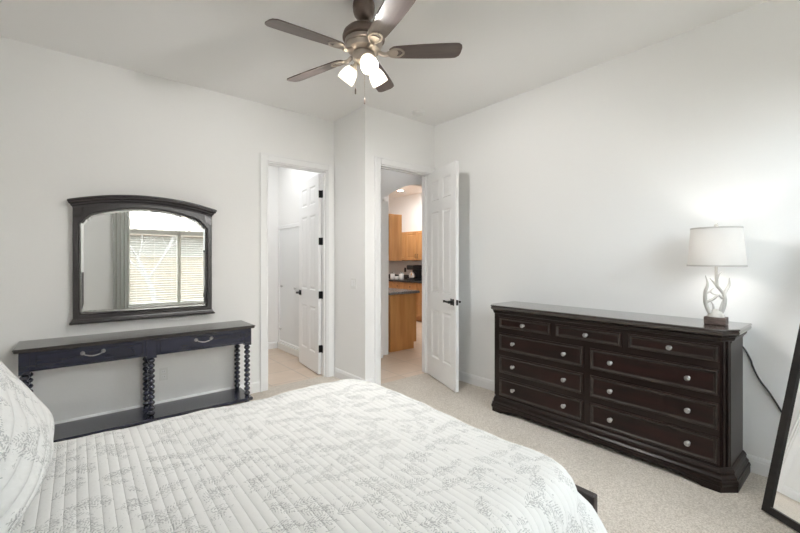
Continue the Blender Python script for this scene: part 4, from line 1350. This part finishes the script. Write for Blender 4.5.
bm = BM(); lathe(bm, MZ([(0.118, 2.816), (0.128, 2.812), (0.128, 2.790), (0.118, 2.785), (0.122, 2.778), (0.112, 2.752), (0.080, 2.738), (0.062, 2.735)]), FC, 48); obj('motor_band', bm, M_fannickel, fan, smooth=True)
bm = BM(); lathe(bm, [(0.058, 2.726), (0.072, 2.718), (0.074, 2.692), (0.068, 2.677), (0.052, 2.663), (0.028, 2.653), (0.012, 2.647), (0.010, 2.635), (0, 2.631)], FC, 40); obj('light_fitter', bm, M_fannickel, fan, smooth=True)

def blade_mesh():
    """blade along local +x"""
    bm = BM()
    R0, R1 = 0.165, 0.640
    prof = []
    n = 22
    for k in range(n+1):
        u = k/n
        w = 0.050+0.018*math.sin(PI*0.5*min(1, u*1.25))
        if u < 0.10: w *= math.sqrt(max(0.0, 1-((0.10-u)/0.10)**2))*0.45+0.55
        if u > 0.93: w *= 1-0.30*((u-0.93)/0.07)**2
        prof.append((R0+(R1-R0)*u, w))
    pitch = math.radians(12)
    up_, dn = [], []
    for s in (1, -1):
        pass
    outl = [(x, w) for x, w in prof] + [(R1+0.006, prof[-1][1]*0.5), (R1+0.006, -prof[-1][1]*0.6)] + [(x, -w) for x, w in prof[::-1]]
    def fn(dz):
        return lambda a, b: Vector((FC.x+a, FC.y+b*math.cos(pitch), ZB + b*math.sin(pitch)*PS + dz))
    prism(bm, outl, fn(0.0035), fn(-0.0035))
    return bm
PS = -1
def iron_mesh():
    bm = BM()
    p = math.radians(12)
    def q(x, y, z): return Vector((FC.x+x, FC.y+y, z))
    tube(bm, spline([q(0.095, 0, ZB+0.002), q(0.13, 0, ZB-0.014), q(0.16, 0, ZB-0.012)], 5), [0.014]*11, 8)
    for s in (-1, 1):
        pts = spline([q(0.15, 0.006*s, ZB-0.012), q(0.19, 0.034*s, ZB-0.006+0.034*s*math.sin(p)*PS), q(0.235, 0.032*s, ZB-0.006+0.032*s*math.sin(p)*PS), q(0.262, 0.004*s, ZB-0.006)], 6)
        tube(bm, pts, [0.0065]*len(pts), 6)
    poly = [(0.148, -0.012), (0.18, -0.030), (0.215, -0.026), (0.225, 0), (0.215, 0.026), (0.18, 0.030), (0.148, 0.012)]
    prism(bm, poly, lambda a, b: q(a, b, ZB-0.0040+b*math.sin(p)*PS), lambda a, b: q(a, b, ZB-0.008+b*math.sin(p)*PS))
    return bm
blade0 = obj('blade', blade_mesh(), M_blade, fan, origin=(FC.x, FC.y, ZB))
iron0 = obj('blade_iron', iron_mesh(), M_fannickel, blade0, origin=(FC.x, FC.y, ZB), smooth=True)
PH = math.radians(38.8)
TILT = Vector((0, 0, 1)).rotation_difference(Vector((-0.09, 0.02, 1)).normalized()).to_matrix()
for k in range(5):
    if k == 0: b_, i_ = blade0, iron0
    else:
        b_ = blade0.copy(); COL.objects.link(b_); b_.parent = fan
        i_ = iron0.copy(); COL.objects.link(i_); i_.parent = b_
    b_.rotation_euler = (TILT @ Matrix.Rotation(PH+2*PI*k/5, 3, 'Z')).to_euler()

tc_ = Vector((-FC.x, -FC.y, 0)).normalized()
rt_ = Vector((-tc_.y, tc_.x, 0))
if rt_.dot(Vector((0.77, -0.64, 0))) < 0: rt_ = -rt_
for k, phi in enumerate((14, -122, 130)):
    a = math.radians(phi)
    dh = tc_*math.cos(a)+rt_*math.sin(a)
    axis = (dh*math.sin(math.radians(42)) - Vector((0, 0, 1))*math.cos(math.radians(42))).normalized()
    o = FC + Vector((0, 0, 2.672)) + dh*0.058
    rot = axis.to_track_quat('Z', 'Y').to_matrix().to_4x4()
    bm = BM()
    lathe(bm, [(0.012, -0.01), (0.013, 0.018), (0.024, 0.022), (0.026, 0.034), (0.022, 0.040)], o, 20, rot)
    hold = obj('shade_holder', bm, M_fannickel, fan, smooth=True)
    bm = BM()
    gp = [(0.022, 0.034), (0.034, 0.042), (0.045, 0.060), (0.052, 0.085), (0.055, 0.110), (0.0545, 0.132)]
    gi = [(r-0.003, z) for r, z in gp[::-1]]
    lathe(bm, gp+gi, o, 32, rot, cap=False)
    obj('glass_shade', bm, M_fanglass, fan, smooth=True, label='lit frosted glass bell shade')
    bm = BM()
    lathe(bm, [(0.0, 0.034), (0.010, 0.036), (0.011, 0.044), (0.018, 0.056), (0.020, 0.066), (0.016, 0.077), (0.008, 0.082), (0, 0.083)], o, 18, rot)
    obj('bulb', bm, M_bulb, fan, smooth=True)
    L_ = o + axis*0.107
    point_light('fan_light', L_, FAN_W, 0.02)
def chain(px, z0, z1, dep, label):
    p = FC + rt_*px + tc_*dep
    bm = BM(); tube(bm, [(p.x, p.y, z0), (p.x, p.y, z1+0.03)], 0.0013, 6)
    ch = obj('pull_chain', bm, M_fannickel, fan)
    bm = BM(); lathe(bm, [(0, z1-0.005), (0.005, z1), (0.0055, z1+0.024), (0.003, z1+0.034), (0, z1+0.036)], (p.x, p.y, 0), 10); obj('fob', bm, M_fanbody, ch)
chain(-0.052, 2.70, 2.442, 0.045, '')
chain(0.006, 2.67, 2.382, 0.045, '')

# ------------------------------------------------------------------ small fixtures
sd_ = thing('smoke_detector', (2.954, 3.263, CEIL), 'round white smoke detector on the ceiling', 'smoke detector')
bm = BM(); lathe(bm, [(0.066, CEIL-0.0005), (0.066, CEIL-0.012), (0.060, CEIL-0.030), (0.045, CEIL-0.036), (0, CEIL-0.037)], (2.954, 3.263, 0), 32); obj('housing', bm, M_plate, sd_, smooth=True)
bm = BM(); lathe(bm, [(0.072, CEIL-0.0005), (0.072, CEIL-0.008), (0.0665, CEIL-0.008), (0.0665, CEIL-0.0005)], (2.954, 3.263, 0), 32, cap=False); obj('mounting_ring', bm, M_plate, sd_)
ls = thing('light_switch', (XJ, 3.70, 1.13), 'white rocker switch plate on the short wall between the doorways', 'light switch')
box_obj('plate', (XJ-0.006, XJ-0.0005, 3.645, 3.760, 1.07, 1.188), M_plate, ls, bev=0.002)
for yy in (3.680, 3.725):
    box_obj('rocker', (XJ-0.010, XJ-0.006, yy-0.016, yy+0.016, 1.096, 1.162), M_trim, ls, bev=0.002)
ol = thing('wall_outlet', (0.613, YA, 0.35), 'white wall outlet under the console table', 'outlet')
box_obj('plate', (0.578, 0.648, YA-0.006, YA-0.0005, 0.292, 0.406), M_plate, ol, bev=0.002)
for zz in (0.325, 0.372):
    bm = BM(); bx(bm, 0.597, 0.629, YA-0.008, YA-0.006, zz-0.014, zz+0.014, bev=0.0008)
    rc_ = obj('receptacle', bm, M_trim, ol)
    bm = BM()
    for xx in (0.606, 0.620): bx(bm, xx-0.001, xx+0.001, YA-0.0085, YA-0.008, zz-0.004, zz+0.006)
    obj('slots', bm, M_slot, rc_)
